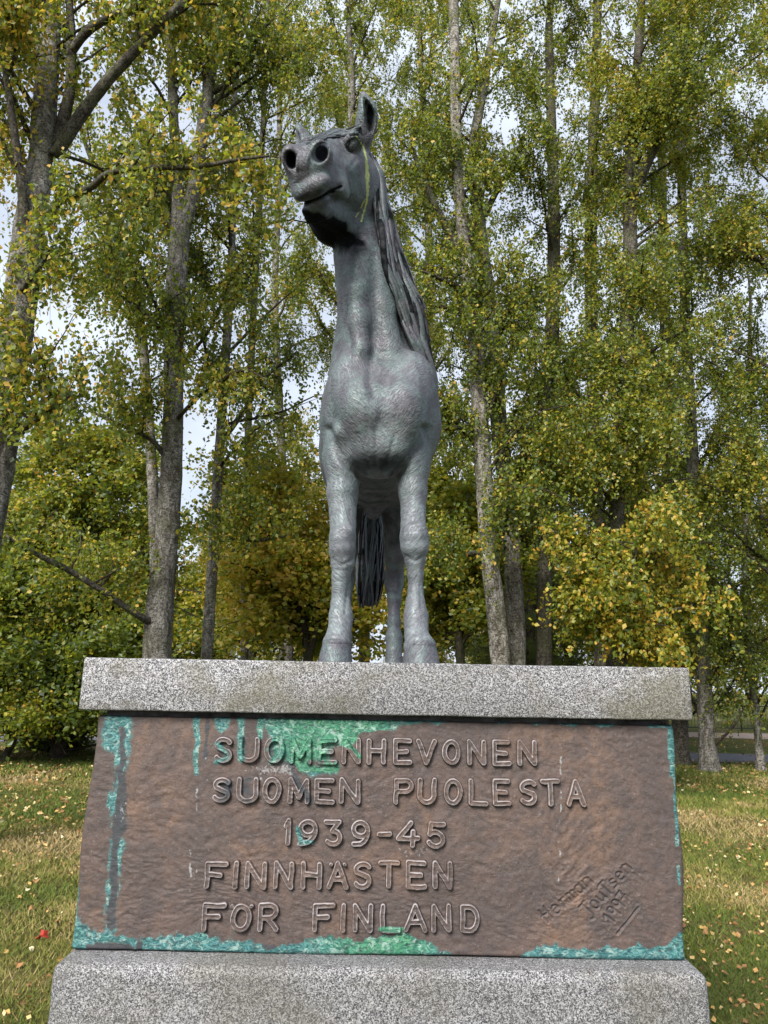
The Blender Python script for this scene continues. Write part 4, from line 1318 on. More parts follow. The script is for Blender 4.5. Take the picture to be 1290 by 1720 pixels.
# ------------------------------------------------------------------ ground, road, path, grass, litter
def build_ground():
    g = NT('lawn_soil')
    q = g.geo()
    a = g.noise(q, 0.55, 4, 0.6)
    b = g.noise(q, 5.0, 5, 0.65)
    c = g.ramp(a, [(0.38, (0.075, 0.100, 0.022)), (0.52, (0.130, 0.125, 0.040)), (0.66, (0.170, 0.125, 0.060))])
    c = g.mix(g.ramp(b, [(0.40, 0.6), (0.58, 0.0)]), c, (0.050, 0.062, 0.020))
    c = g.mix(g.ramp(g.noise(q, 32, 4, 0.7), [(0.36, 0.6), (0.5, 0.0)]), c, (0.030, 0.034, 0.014))
    gm = g.bsdf(c, 0.95, 0, 0.1, g.bump(g.noise(q, 26, 5, 0.7), 1.0, 0.04))
    n = 121
    xs = np.concatenate([np.linspace(-160, -14, 16)[:-1], np.linspace(-14, 14, 90), np.linspace(14, 160, 16)[1:]])
    ys = np.concatenate([np.linspace(-60, 2, 8)[:-1], np.linspace(2, 34, 100), np.linspace(34, 260, 26)[1:]])
    Y, X = np.meshgrid(ys, xs, indexing='ij')
    Z = ground_z(X, Y)
    V = np.stack([X, Y, Z], -1).reshape(-1, 3)
    nx_ = len(xs)
    i = np.arange(len(ys) - 1)[:, None] * nx_
    j = np.arange(nx_ - 1)[None]
    Q = np.stack([i + j, i + j + 1, i + nx_ + j + 1, i + nx_ + j], -1).reshape(-1, 4)
    o = mesh_np('lawn', V, Q, gm)
    tag(o, kind='structure')

    # asphalt road crossing behind the trees, and a gravel path beyond it
    def strip(name, yc, w, z, mat, slope=0.03, n=80):
        x = np.linspace(-90, 90, n)
        rows = []
        for k, dw in enumerate(np.linspace(-0.5, 0.5, 5)):
            yy = yc + slope * x + dw * w + 0.05 * np.sin(x * 2 + k) * (abs(dw) == 0.5)
            rows.append(np.stack([x, yy, ground_z(x, yy) + z + 0.03 * (1 - (2 * dw) ** 2)], -1))
        V = np.concatenate(rows)
        i = np.arange(4)[:, None] * n
        j = np.arange(n - 1)[None]
        Q = np.stack([i + j, i + j + 1, i + n + j + 1, i + n + j], -1).reshape(-1, 4)
        return tag(mesh_np(name, V, Q, mat), kind='structure')
    a = NT('asphalt')
    q = a.geo()
    c = a.ramp(a.noise(q, 3, 5, 0.7), [(0.35, (0.085, 0.085, 0.10)), (0.65, (0.135, 0.135, 0.155))])
    strip('road', 19.3, 2.5, 0.012, a.bsdf(c, 0.85, 0, 0.3, a.bump(a.noise(q, 120, 2), 0.4, 0.004)), -0.10)
    p = NT('gravel_path')
    q = p.geo()
    c = p.ramp(p.noise(q, 30, 5, 0.7), [(0.35, (0.20, 0.15, 0.13)), (0.65, (0.42, 0.35, 0.32))])
    strip('path', 27.5, 3.2, 0.010, p.bsdf(c, 0.9, 0, 0.2, p.bump(p.noise(q, 60, 3), 0.5, 0.01)), -0.06)


def ground_z(x, y):
    P = np.stack([x, y, np.zeros_like(np.asarray(x, float))], -1)
    near = np.clip((np.hypot(x, np.asarray(y) - 3.5) - 1.5) / 5, 0, 1)
    return near * (0.06 * vnoise(P, 0.16, 3) + 0.02 * vnoise(P, 0.7, 4)) - 0.02 * (1 - near)


def leaf_material(name, trans=0.45, rough=0.5):
    m = NT(name)
    t = m.attr('tone')
    c = m.ramp(t, [(0.0, (0.030, 0.055, 0.012)), (0.28, (0.078, 0.132, 0.016)), (0.50, (0.165, 0.218, 0.022)), (0.68, (0.310, 0.300, 0.028)), (0.86, (0.540, 0.420, 0.045)), (1.0, (0.620, 0.360, 0.050))])
    d = m.n('BsdfDiffuse'); m.l(c, d.inputs['Color'])
    tr = m.n('BsdfTranslucent')
    c2 = m.mix(0.35, c, (0.42, 0.45, 0.03))
    m.l(c2, tr.inputs['Color'])
    mixn = m.n('MixShader'); mixn.inputs[0].default_value = trans
    m.l(d.outputs[0], mixn.inputs[1]); m.l(tr.outputs[0], mixn.inputs[2])
    gl = m.n('BsdfGlossy'); gl.inputs['Roughness'].default_value = rough; gl.inputs['Color'].default_value = (0.6, 0.62, 0.65, 1)
    m2 = m.n('MixShader'); m2.inputs[0].default_value = 0.045
    m.l(mixn.outputs[0], m2.inputs[1]); m.l(gl.outputs[0], m2.inputs[2])
    m.l(m2.outputs[0], m.out.inputs['Surface'])
    return m.m


def bark_material(name, pale, dark, moss=(0.10, 0.11, 0.05), contrast=0.5, vert=0.35):
    m = NT(name)
    q = m.geo((1, 1, vert))
    a = m.noise(q, 9, 6, 0.7, 1.0)
    b = m.noise(m.geo((1, 1, 2.6)), 16, 5, 0.7, 0.6)
    f = m.noise(m.geo((1, 1, 0.6)), 60, 4, 0.7)
    c = m.ramp(a, [(0.36, tuple(dark)), (0.50, tuple((np.array(pale) + np.array(dark)) / 2)), (0.62, tuple(pale))])
    c = m.mix(m.ramp(b, [(0.40, contrast), (0.50, 0.0)]), c, tuple(np.array(dark) * 0.45))
    c = m.mix(m.math('MULTIPLY', m.ramp(m.noise(m.geo(), 2.2, 4, 0.6), [(0.48, 0.0), (0.62, 1.0)]), 0.5), c, moss)
    c = m.mix(m.ramp(f, [(0.36, 0.55), (0.5, 0.0)]), c, tuple(np.array(dark) * 0.35))
    cr_ = m.noise(m.geo((1, 1, 0.8)), 26, 5, 0.75, 1.5)
    c = m.mix(m.ramp(cr_, [(0.40, 0.85), (0.52, 0.0)]), c, tuple(np.array(dark) * 0.4))
    c = m.mix(m.ramp(cr_, [(0.58, 0.0), (0.70, 0.6)]), c, tuple(np.minimum(np.array(pale) * 1.35, 0.75)))
    n = m.bump(f, 0.6, 0.006)
    n = m.bump(cr_, 0.9, 0.02, n)
    n = m.bump(a, 0.8, 0.02, n)
    return m.bsdf(c, 0.9, 0, 0.15, n)


MATS = {}


def mats():
    MATS['leaf'] = leaf_material('birch_leaf', 0.55)
    MATS['mleaf'] = leaf_material('maple_leaf', 0.6)
    MATS['grey_bark'] = bark_material('grey_birch_bark', (0.37, 0.355, 0.325), (0.080, 0.068, 0.056), contrast=0.8)
    MATS['limb_bark'] = bark_material('limb_bark', (0.17, 0.155, 0.13), (0.045, 0.038, 0.030), contrast=0.8)
    MATS['white_bark'] = bark_material('pale_birch_bark', (0.50, 0.48, 0.44), (0.09, 0.075, 0.06), contrast=0.95)
    MATS['dark_bark'] = bark_material('dark_bark', (0.10, 0.085, 0.065), (0.040, 0.032, 0.026), (0.06, 0.075, 0.03))
    MATS['twig'] = bark_material('twig_bark', (0.075, 0.06, 0.045), (0.035, 0.027, 0.022))
    gm = NT('grass_blade')
    c = gm.ramp(gm.attr('tone'), [(0.0, (0.055, 0.085, 0.014)), (0.4, (0.105, 0.138, 0.020)), (0.7, (0.200, 0.178, 0.045)), (1.0, (0.32, 0.24, 0.12))])
    MATS['grass'] = gm.bsdf(c, 0.7, 0, 0.25)
    lm = NT('fallen_leaf_litter')
    c = lm.ramp(lm.attr('tone'), [(0.0, (0.10, 0.05, 0.025)), (0.35, (0.28, 0.15, 0.06)), (0.6, (0.45, 0.29, 0.10)), (0.8, (0.52, 0.42, 0.22)), (0.93, (0.50, 0.45, 0.30)), (1.0, (0.30, 0.03, 0.02))])
    MATS['litter'] = lm.bsdf(c, 0.75, 0, 0.25)


# ------------------------------------------------------------------ leaves and sprays
TRI = [False]


def leaf_quads(C, size, tone, g, flat=0.0, aspect=0.72):
    """rhombic, folded leaves: centres C, lengths size"""
    n = len(C)
    ax = g.normal(size=(n, 3))
    ax[:, 2] -= 0.9 * (1 - flat)                     # tips hang
    ax[:, 2] *= (1 - 0.75 * flat)
    ax /= np.linalg.norm(ax, axis=1)[:, None]
    r = g.normal(size=(n, 3))
    if flat: r[:, :2] *= 1.0; r[:, 2] *= (1 - flat)
    sd_ = np.cross(ax, r)
    sd_ /= np.linalg.norm(sd_, axis=1)[:, None] + 1e-9
    if flat:
        sd_[:, 2] *= (1 - flat * 0.7)
        sd_ /= np.linalg.norm(sd_, axis=1)[:, None] + 1e-9
    nn = np.cross(ax, sd_)
    L = size[:, None]
    w = L * aspect * 0.5
    if TRI[0]:                                       # far leaves: three corners are enough
        V = np.stack([C - ax * L * 0.48, C + ax * L * 0.34 + sd_ * w * 1.05, C + ax * L * 0.34 - sd_ * w * 1.05], 1).reshape(-1, 3)
        return V, np.arange(3 * n).reshape(-1, 3), np.repeat(tone, 3)
    V = np.stack([C - ax * L * 0.5, C - ax * L * 0.08 + sd_ * w + nn * w * 0.22, C + ax * L * 0.5, C - ax * L * 0.08 - sd_ * w + nn * w * 0.22], 1).reshape(-1, 3)
    Q = np.arange(4 * n).reshape(-1, 4)
    return V, Q, np.repeat(tone, 4)


def grow(g, start, d, L, r0, droop=0.25, n=7, wob=0.12, lift=0.0):
    """a branch: polyline with radii"""
    p = np.array(start, float)
    d = np.array(d, float) / np.linalg.norm(d)
    P = [p.copy()]
    st = L / (n - 1)
    for k in range(n - 1):
        d = d + g.normal(size=3) * wob + np.array([0, 0, lift if k < n * 0.5 else -droop])
        d /= np.linalg.norm(d)
        p = p + d * st
        P.append(p.copy())
    return np.array(P), r0 * np.linspace(1, 0.22, n) ** 1.1


def sprays(g, starts, n_leaf, lo, hi, size, tone_mid, tone_sd, hang=0.85, leafA=None, twigA=None, flat=0.0, twig_r=0.0022, seedn=1, nearpix=True):
    """hanging twigs from the start points, with leaves along them"""
    S = np.asarray(starts)
    n = len(S)
    if not n: return
    L = g.uniform(lo, hi, n)
    a = g.uniform(0, 2 * np.pi, n)
    d0 = np.stack([np.cos(a), np.sin(a), g.normal(size=n) * 0.3 - 0.1], -1) * (1 - hang * 0.65)
    def pos(idx, s):
        return S[idx] + d0[idx] * (s * L[idx])[:, None] + np.array([0, 0, -1.0]) * (hang * L[idx] * s ** 1.35)[:, None]
    idx = np.repeat(np.arange(n), n_leaf)
    s = g.uniform(0.02, 1, len(idx))
    C = pos(idx, s) + g.normal(size=(len(idx), 3)) * (0.035 if not flat else 0.09)
    if flat: C[:, 2] = C[:, 2] * 1.0
    cl = fbm(S, 0.75, 2, seedn) * 0.55 + vnoise(S, 2.3, seedn + 3) * 0.25
    tone = np.clip(tone_mid + tone_sd * (cl[idx] * 1.5 + 0.85 * g.normal(size=len(idx))), 0, 1)
    sz = size * np.clip(g.normal(1.0, 0.22, len(idx)), 0.5, 1.6)
    V, Q, T = leaf_quads(C, sz, tone, g, flat)
    leafA.add(V, Q if Q.shape[1] == 4 else None, Q if Q.shape[1] == 3 else None, T)
    if twigA is not None:
        m = np.arange(n)
        pts = [pos(m, np.full(n, t_)) for t_ in (0.0, 0.75)]
        ring = []
        o3 = np.array([[1, 0, 0], [-0.5, 0.87, 0], [-0.5, -0.87, 0]])
        for k, P in enumerate(pts):
            ring.append(P[:, None, :] + o3[None] * twig_r * (1.2, 0.4)[k])
        R = np.stack(ring, 1)                         # n,3 rings,3,3
        V = R.reshape(-1, 3)
        b = np.arange(n)[:, None] * 6
        q = []
        for k in range(1):
            for j in range(3):
                q.append(b + np.array([[k * 3 + j, k * 3 + (j + 1) % 3, (k + 1) * 3 + (j + 1) % 3, (k + 1) * 3 + j]]))
        twigA.add(V, np.stack(q, 1).reshape(-1, 4))


def bark_tube(A, P, R, sides, seed, rough=0.05, flare=0.0):
    V, Q, T = tube(P, R, sides, None, 0, 0, True)
    n = len(P) * sides
    c = np.repeat(P, sides, axis=0)
    rad = V[:n] - c
    k = 1 + rough * fbm(V[:n] * np.array([1, 1, 0.35]), 6.0, 3, seed) * 1.6 + rough * 0.8 * vnoise(V[:n] * np.array([1, 1, 0.5]), 22, seed + 2)
    if flare:
        hgt = np.clip(1 - V[:n, 2] / 0.7, 0, 1) ** 2
        ang = np.arctan2(rad[:, 1], rad[:, 0])
        k = k + hgt * flare * (1 + 0.5 * np.sin(ang * 4 + seed))
    V[:n] = c + rad * k[:, None]
    A.add(V, Q, T)


def px_path(pts, n=60):
    """pts: (px, py, distance, radius px) rows -> world polyline and radii"""
    P = np.array([at(a, b, c) for a, b, c, _ in pts])
    R = np.array([r * np.dot(p - np.array([0, 0, EYE]), _f) / FPX for p, (_, _, _, r) in zip(P, pts)])
    C = spline(np.concatenate([P, R[:, None]], 1), n)
    return C[:, :3], np.maximum(C[:, 3], 0.003)


LEAN = [0.4]


def to_ground(P, R):
    """extend a trunk path downwards to the ground"""
    if P[0][2] > 0.05:
        d = (P[0] - P[3])
        d = d / max(1e-6, -d[2]) if d[2] < 0 else np.array([0, 0, -1.0])
        k = np.array([d[0] * LEAN[0], d[1] * LEAN[0], -1.0])
        n = 8
        E = np.array([P[0] + k * (P[0][2] + 0.06) * t for t in np.linspace(1, 1 / n, n)])
        ER = R[0] * np.linspace(1.10, 1.0, n)
        P, R = np.concatenate([E, P]), np.concatenate([ER, R])
    return P, R


def tree(name, label, cat, trunk, limbs=(), bark='grey_bark', group=None, seed=0, nb=26, u0=0.25, L=(2.6, 1.2), elev=(25, 65), nsub=4, dens=9.0, leaf=0.062, nleaf=26,
         tone=(0.42, 0.30), spray=(0.35, 0.95), hang=0.85, droop=0.2, flat=0.0, side=None, top=16.0, leafmat='leaf', limb_sprays=True, flare=0.3, zmin=None, bare=0.0):
    g = np.random.default_rng(seed + 100)
    stems = [trunk] if not isinstance(trunk[0][0], (tuple, list)) else trunk
    paths = []
    for st in stems:
        P, R = px_path(st)
        paths.append((P, R))
    TRI[0] = bool(paths[0][0][0][1] > 12.2 and not flat)
    P0, R0 = to_ground(*paths[0])
    paths[0] = (P0, R0)
    base = P0[0].copy()
    root = empty(name, (base[0], base[1], 0))
    tag(root, label, cat, group)
    for k, (P, R) in enumerate(paths):
        # carry the trunk on to its top above the picture
        tp_ = max(top or 0, P[-1][2] + 4.0)
        if top and k < 3:
            d = P[-1] - P[-8]
            d = d / np.linalg.norm(d)
            ext = [P[-1]]
            rr = [R[-1]]
            m = 14
            stp = (tp_ - P[-1][2]) / m
            for j in range(m):
                d = d + g.normal(size=3) * 0.04 + np.array([0, 0, 0.08]); d /= np.linalg.norm(d)
                ext.append(ext[-1] + d * stp)
                rr.append(max(0.012, R[-1] * (1 - (j + 1) / m)))
            P, R = np.concatenate([P, ext[1:]]), np.concatenate([R, rr[1:]])
            paths[k] = (P, R)
        A = Acc()
        bark_tube(A, P, R, 18 if R[0] > 0.06 else 10, seed + k * 5, 0.07, flare if k == 0 else 0)
        A.build('trunk' if k == 0 else 'stem', MATS[bark], root)
    br = Acc()
    starts = []
    for lb in limbs:
        P, R = px_path(lb, 34)
        A = Acc()
        bark_tube(A, P, R, 10, seed + 9, 0.08)
        A.build('branch', MATS['limb_bark'], root)
        if limb_sprays:
            paths.append((P, R))
    for k, (P, R) in enumerate(paths):
        is_limb = k >= len(stems)
        cnt = nb if k == 0 else (int(nb * 0.6) if not is_limb else 7)
        for i in range(cnt):
            lo = u0 if not is_limb else 0.35
            u = lo + (1 - lo) * ((i + g.uniform()) / cnt)
            j = int(u * (len(P) - 1))
            a = g.uniform(0, 2 * np.pi)
            if side is not None and g.uniform() < side[1]:
                a = math.radians(side[0]) + g.normal() * 0.7
            e = math.radians(g.uniform(*elev))
            d = np.array([math.cos(a) * math.cos(e), math.sin(a) * math.cos(e), math.sin(e)])
            Lb = (L[0] * (1 - u) + L[1] * u) * g.uniform(0.7, 1.25) * (0.55 if is_limb else 1)
            r = min(R[j] * 0.5, 0.012 + 0.011 * Lb)
            BP, BR = grow(g, P[j], d, Lb, r, droop, 8, 0.13, 0.03)
            br.add(*tube(BP, BR, 4, caps=False))
            if g.uniform() < bare: continue
            m = max(2, int(dens * Lb * 0.55))
            starts.append(spline(BP, 40)[(g.uniform(0.3, 1, m) * 39).astype(int)] + g.normal(size=(m, 3)) * 0.03)
            for q in range(nsub):
                jj = int(g.uniform(0.3, 0.9) * 7)
                dd = (BP[min(7, jj + 1)] - BP[jj]) / np.linalg.norm(BP[min(7, jj + 1)] - BP[jj]) + g.normal(size=3) * 0.75
                SP, SR = grow(g, BP[jj], dd, Lb * g.uniform(0.25, 0.5), BR[jj] * 0.5, droop, 6, 0.16)
                br.add(*tube(SP, SR, 3, caps=False))
                m = max(2, int(dens * Lb * 0.38))
                starts.append(spline(SP, 20)[(g.uniform(0.15, 1, m) * 19).astype(int)] + g.normal(size=(m, 3)) * 0.03)
    S = np.concatenate(starts)
    if DENS != 1:
        S = np.concatenate([S, S[g.uniform(size=len(S)) < DENS - 1] + g.normal(size=3) * 0.12])
    if zmin is not None: S = S[S[:, 2] > zmin]
    lf, tw = Acc(), Acc()
    sprays(g, S, nleaf, spray[0], spray[1], leaf, tone[0], tone[1], hang, lf, br, flat, seedn=seed)
    tag(br.build('twigs', MATS['twig'], root, smooth=True), kind='stuff')
    tag(lf.build('foliage', MATS[leafmat], root, smooth=False, attr='tone'), kind='stuff')
    root['n'] = int(len(S) * nleaf)
    del root['n']
    TRI[0] = False
    STATS.append((name, len(S) * nleaf))
    return root


STATS = []
DENS = 1.42

# ------------------------------------------------------------------ the trees of the park
def build_trees():
    T = tree
    BG = 'birches standing behind the statue'
    # the big birch at the left edge
    LEAN[0] = 1.0
    T('birch_tree', 'big leaning birch with rough lichen grey trunk at the left edge of the lawn', 'tree',
      [(-95, 1120, 7.3, 36), (-31, 900, 7.3, 31), (-2, 740, 7.3, 30), (19, 600, 7.3, 28), (37, 480, 7.35, 26), (50, 380, 7.4, 25), (68, 270, 7.45, 20), (79, 130, 7.5, 19), (84, 0, 7.5, 17), (92, -120, 7.5, 15)],
      [[(42, 395, 7.3, 12), (38, 330, 7.2, 8), (28, 250, 7.1, 7), (10, 130, 7.0, 5), (-2, 95, 6.9, 3)],
       [(10, 130, 7.0, 4), (28, 90, 6.9, 3.5), (38, 58, 6.8, 2)],
       [(72, 372, 7.3, 9), (100, 338, 7.0, 7), (150, 316, 6.8, 6), (185, 290, 6.6, 5), (250, 282, 6.4, 5), (330, 280, 6.2, 4), (400, 268, 6.1, 3), (452, 262, 6.0, 2)],
       [(92, 262, 7.4, 11), (135, 195, 7.3, 10), (185, 130, 7.2, 9), (240, 72, 7.1, 7.5), (290, 22, 7.0, 7), (330, -20, 7.0, 7), (390, -70, 7.0, 5)],
       [(120, 85, 7.4, 7), (150, 50, 7.3, 7), (200, 22, 7.2, 6), (250, 10, 7.1, 5), (310, 2, 7.0, 4)],
       [(92, 250, 7.5, 11), (116, 160, 7.6, 9), (120, 80, 7.6, 8), (116, 0, 7.6, 6), (110, -60, 7.6, 5)],
       [(28, 735, 7.2, 6), (50, 712, 7.1, 5), (85, 690, 6.9, 4), (118, 664, 6.8, 2)],
       [(38, 488, 7.2, 5), (55, 462, 7.0, 4), (72, 440, 6.9, 3), (90, 408, 6.8, 1.5)]],
      seed=1, nb=20, u0=0.55, L=(2.6, 1.8), dens=7, nleaf=22, leaf=0.058, tone=(0.52, 0.36), top=13, spray=(0.3, 0.8), zmin=3.2)
    LEAN[0] = 0.4
    # forked birch left of the horse
    T('birch_tree', 'thick forked birch with a low crooked side branch, behind the left end of the pedestal', 'tree',
      [[(264, 1130, 10.6, 25), (265, 1070, 10.6, 24), (272, 980, 10.6, 22), (284, 850, 10.6, 19), (291, 700, 10.6, 17), (293, 560, 10.6, 16), (299, 430, 10.6, 17), (303, 370, 10.6, 15), (297, 300, 10.6, 9), (292, 200, 10.6, 8), (288, 90, 10.6, 8), (285, 0, 10.6, 7)],
       [(305, 385, 10.6, 13), (325, 320, 10.6, 11), (338, 230, 10.6, 11), (350, 150, 10.6, 10), (360, 60, 10.6, 9), (372, -40, 10.6, 8)]],
      [[(255, 1045, 10.5, 7), (235, 1035, 10.3, 6), (200, 1012, 10.1, 5), (160, 985, 9.9, 5), (110, 955, 9.7, 5), (60, 930, 9.5, 4), (10, 900, 9.3, 3)],
       [(298, 395, 10.6, 7), (270, 340, 10.6, 6), (245, 310, 10.7, 5), (225, 265, 10.8, 4), (205, 230, 10.8, 3)],
       [(287, 780, 10.6, 6), (255, 740, 10.4, 4), (205, 715, 10.2, 3), (150, 690, 10.0, 2)],
       [(292, 580, 10.6, 5), (262, 545, 10.5, 4), (215, 505, 10.3, 3), (120, 462, 10.0, 2)],
       [(358, 155, 10.6, 5), (395, 130, 10.5, 4), (435, 85, 10.4, 3)]],
      seed=2, nb=24, u0=0.34, L=(2.6, 1.5), dens=8, nleaf=24, tone=(0.42, 0.30), top=14.5, group=None)
    T('birch_tree', 'slender leaning birch stem close left of the forked birch', 'tree',
      [(262, 1120, 12.2, 11), (262, 960, 12.2, 10), (256, 800, 12.2, 9), (246, 660, 12.2, 8.5), (238, 560, 12.2, 8), (222, 470, 12.2, 7), (205, 400, 12.2, 6), (178, 335, 12.2, 5)],
      seed=3, nb=18, u0=0.42, L=(2.0, 1.2), dens=8, nleaf=24, tone=(0.40, 0.28), top=11.5)
    T('birch_tree', 'thin birch with curved trunk right of the forked birch', 'tree',
      [(346, 1120, 11.6, 10), (351, 1040, 11.6, 9.5), (358, 930, 11.6, 9), (366, 800, 11.6, 8.5), (376, 650, 11.6, 8), (384, 520, 11.6, 7), (390, 400, 11.6, 6), (388, 260, 11.6, 5)],
      [[(360, 915, 11.5, 5), (385, 903, 11.3, 4), (430, 908, 11.0, 3), (480, 900, 10.8, 2)],
       [(378, 735, 11.6, 5), (410, 690, 11.5, 4), (440, 640, 11.4, 3), (500, 590, 11.2, 2)]],
      seed=4, nb=20, u0=0.42, L=(2.3, 1.3), dens=8, nleaf=24, tone=(0.44, 0.30), top=13)
    # right of the horse
    T('birch_tree', 'birch with white peeling trunk directly right of the horse', 'tree',
      [[(842, 1130, 12.0, 16), (834, 1040, 12.0, 16), (824, 950, 12.0, 15.5), (815, 840, 12.0, 15), (806, 700, 12.0, 14), (800, 590, 12.0, 13), (790, 480, 12.0, 11), (776, 380, 12.0, 10), (768, 270, 12.0, 9), (765, 150, 12.0, 9), (762, 0, 12.0, 8)]],
      [[(800, 720, 12, 5), (770, 718, 11.8, 4.5), (735, 720, 11.6, 3.5)],
       [(815, 930, 12, 4), (790, 930, 11.8, 4), (750, 945, 11.6, 3), (725, 950, 11.5, 2)],
       [(795, 500, 12, 5), (765, 480, 11.8, 4), (725, 462, 11.6, 3), (690, 450, 11.4, 2)],
       [(797, 540, 12, 4), (760, 520, 11.8, 3.5), (718, 512, 11.6, 2.5)],
       [(785, 440, 12, 8), (755, 390, 11.9, 7), (728, 340, 11.8, 6), (708, 290, 11.8, 5), (692, 250, 11.8, 4)]],
      bark='white_bark', seed=5, nb=28, u0=0.24, L=(2.3, 1.5), dens=8.5, nleaf=24, tone=(0.45, 0.30), top=15)
    T('birch_tree', 'grey rough birch standing close behind the white peeling one', 'tree',
      [(869, 1130, 12.9, 16), (866, 1040, 12.9, 16), (860, 930, 12.9, 15), (848, 800, 12.9, 14), (836, 690, 12.9, 14), (828, 560, 12.9, 13), (812, 440, 12.9, 12), (800, 330, 12.9, 10), (797, 240, 12.9, 9), (815, 130, 12.9, 7), (830, 40, 12.9, 5)],
      [[(825, 560, 12.9, 6), (862, 520, 12.6, 5), (900, 505, 12.4, 3)],
       [(806, 380, 12.9, 6), (835, 320, 12.7, 5), (860, 290, 12.6, 4), (900, 280, 12.5, 2)]],
      seed=6, nb=28, u0=0.26, L=(2.4, 1.5), dens=9, nleaf=24, tone=(0.42, 0.28), top=15)
    T('birch_tree', 'straight dark birch third from the horse on the right', 'tree',
      [(914, 1130, 13.6, 13), (914, 1000, 13.6, 13), (916, 880, 13.6, 12), (920, 740, 13.6, 12), (926, 600, 13.6, 11.5), (930, 470, 13.6, 11), (930, 340, 13.6, 10), (926, 200, 13.6, 8), (922, 60, 13.6, 7)],
      bark='limb_bark', seed=7, nb=32, u0=0.22, L=(2.2, 1.5), dens=9.5, nleaf=25, tone=(0.40, 0.28), top=15.5)
    T('birch_tree', 'straight birch with long hanging twigs between two darker trunks right of the horse', 'tree',
      [(1012, 1160, 14.4, 12), (1008, 1000, 14.4, 12), (1002, 860, 14.4, 11.5), (998, 700, 14.4, 11), (994, 560, 14.4, 10.5), (992, 430, 14.4, 10), (994, 300, 14.4, 9), (1000, 160, 14.4, 8), (1004, 0, 14.4, 7)],
      bark='limb_bark', seed=8, nb=34, u0=0.22, L=(2.4, 1.6), dens=9.5, nleaf=25, tone=(0.43, 0.28), top=16)
    T('birch_tree', 'tall birch with a pair of upper stems, right of the middle of the lawn', 'tree',
      [[(1030, 1160, 12.4, 13), (1032, 1000, 12.4, 13), (1036, 850, 12.4, 12.5), (1044, 700, 12.4, 12), (1052, 560, 12.4, 12), (1058, 430, 12.4, 12), (1058, 320, 12.4, 11), (1060, 250, 12.4, 10), (1068, 150, 12.4, 8), (1076, 30, 12.4, 7)],
       [(1062, 330, 12.4, 8), (1085, 280, 12.3, 8), (1112, 220, 12.2, 6), (1130, 140, 12.1, 5), (1140, 60, 12.0, 4)]],
      [[(1058, 262, 12.4, 4), (1078, 225, 12.2, 3.5), (1095, 200, 12.1, 2)],
       [(1062, 520, 12.4, 5), (1078, 500, 12.2, 5), (1082, 470, 12.1, 3)],
       [(1038, 830, 12.4, 4), (1030, 800, 11.9, 3), (1042, 790, 11.3, 2)], [(1042, 740, 12.4, 4), (1052, 700, 11.9, 3), (1040, 700, 11.3, 2)],
       [(1050, 640, 12.4, 4), (1040, 600, 11.9, 3), (1052, 610, 11.3, 2)], [(1040, 780, 12.4, 4), (1055, 750, 11.9, 3), (1048, 760, 11.4, 2)]],
      bark='limb_bark', seed=9, nb=34, u0=0.22, L=(2.6, 1.7), dens=10, nleaf=25, tone=(0.44, 0.28), top=16, side=(0, 0.35))
    T('birch_tree', 'sturdy birch on the verge with leaves hanging over the pedestal corner', 'tree',
      [(1190, 1284, 15.4, 14), (1187, 1230, 15.4, 13), (1183, 1150, 15.4, 12), (1176, 1000, 15.4, 11), (1168, 860, 15.4, 10), (1160, 700, 15.4, 9), (1150, 500, 15.4, 8), (1145, 300, 15.4, 7), (1142, 120, 15.4, 6)],
      [[(1172, 960, 15.4, 5), (1140, 945, 15.2, 4), (1100, 930, 15.0, 4), (1060, 905, 14.8, 3), (1030, 890, 14.6, 2)]],
      seed=10, nb=44, u0=0.14, L=(2.6, 1.9), dens=10, nleaf=25, tone=(0.45, 0.28), top=16, spray=(0.4, 1.2), zmin=2.0)
    T('birch_tree', 'birch trunk half hidden by the right edge of the bronze panel', 'tree',
      [(1143, 1277, 16.8, 13), (1142, 1200, 16.8, 12), (1138, 1080, 16.8, 11), (1130, 900, 16.8, 10), (1122, 700, 16.8, 9), (1116, 500, 16.8, 8), (1112, 300, 16.8, 7)],
      bark='limb_bark', seed=11, nb=32, u0=0.2, L=(2.4, 1.7), dens=9, nleaf=24, tone=(0.40, 0.28), top=15)
    T('birch_tree', 'slim spotted birch at the right edge beside the road', 'tree',
      [(1277, 1282, 15.6, 6.5), (1272, 1220, 15.6, 6), (1264, 1150, 15.6, 6), (1256, 1070, 15.6, 5.5), (1252, 960, 15.6, 5), (1254, 820, 15.6, 4.5), (1262, 640, 15.6, 4)],
      bark='white_bark', seed=12, nb=32, u0=0.22, L=(2.2, 1.5), dens=9, nleaf=24, tone=(0.42, 0.28), top=13, zmin=2.6)
    T('birch_tree', 'birch just outside the right edge whose drooping branches reach into the picture', 'tree',
      [(1345, 1275, 13.0, 16), (1340, 1000, 13.0, 14), (1330, 700, 13.0, 12), (1325, 400, 13.0, 10), (1320, 200, 13.0, 8)],
      [[(1325, 960, 13, 6), (1270, 860, 12.9, 5), (1205, 820, 12.8, 3)], [(1322, 500, 13, 6), (1280, 440, 12.8, 4), (1230, 420, 12.7, 3)]],
      seed=13, nb=40, u0=0.28, L=(2.8, 1.8), dens=10, nleaf=25, tone=(0.44, 0.28), top=13, side=(180, 0.4))
    T('birch_tree', 'tall birch far behind the horse whose crown shows over and beside its head', 'tree',
      [(612, 1130, 17.0, 10), (610, 900, 17.0, 9), (606, 700, 17.0, 9), (598, 500, 17.0, 8), (592, 300, 17.0, 7), (590, 120, 17.0, 6)],
      seed=41, nb=40, u0=0.25, L=(3.2, 2.2), dens=9, nleaf=24, leaf=0.070, tone=(0.46, 0.28), top=18)
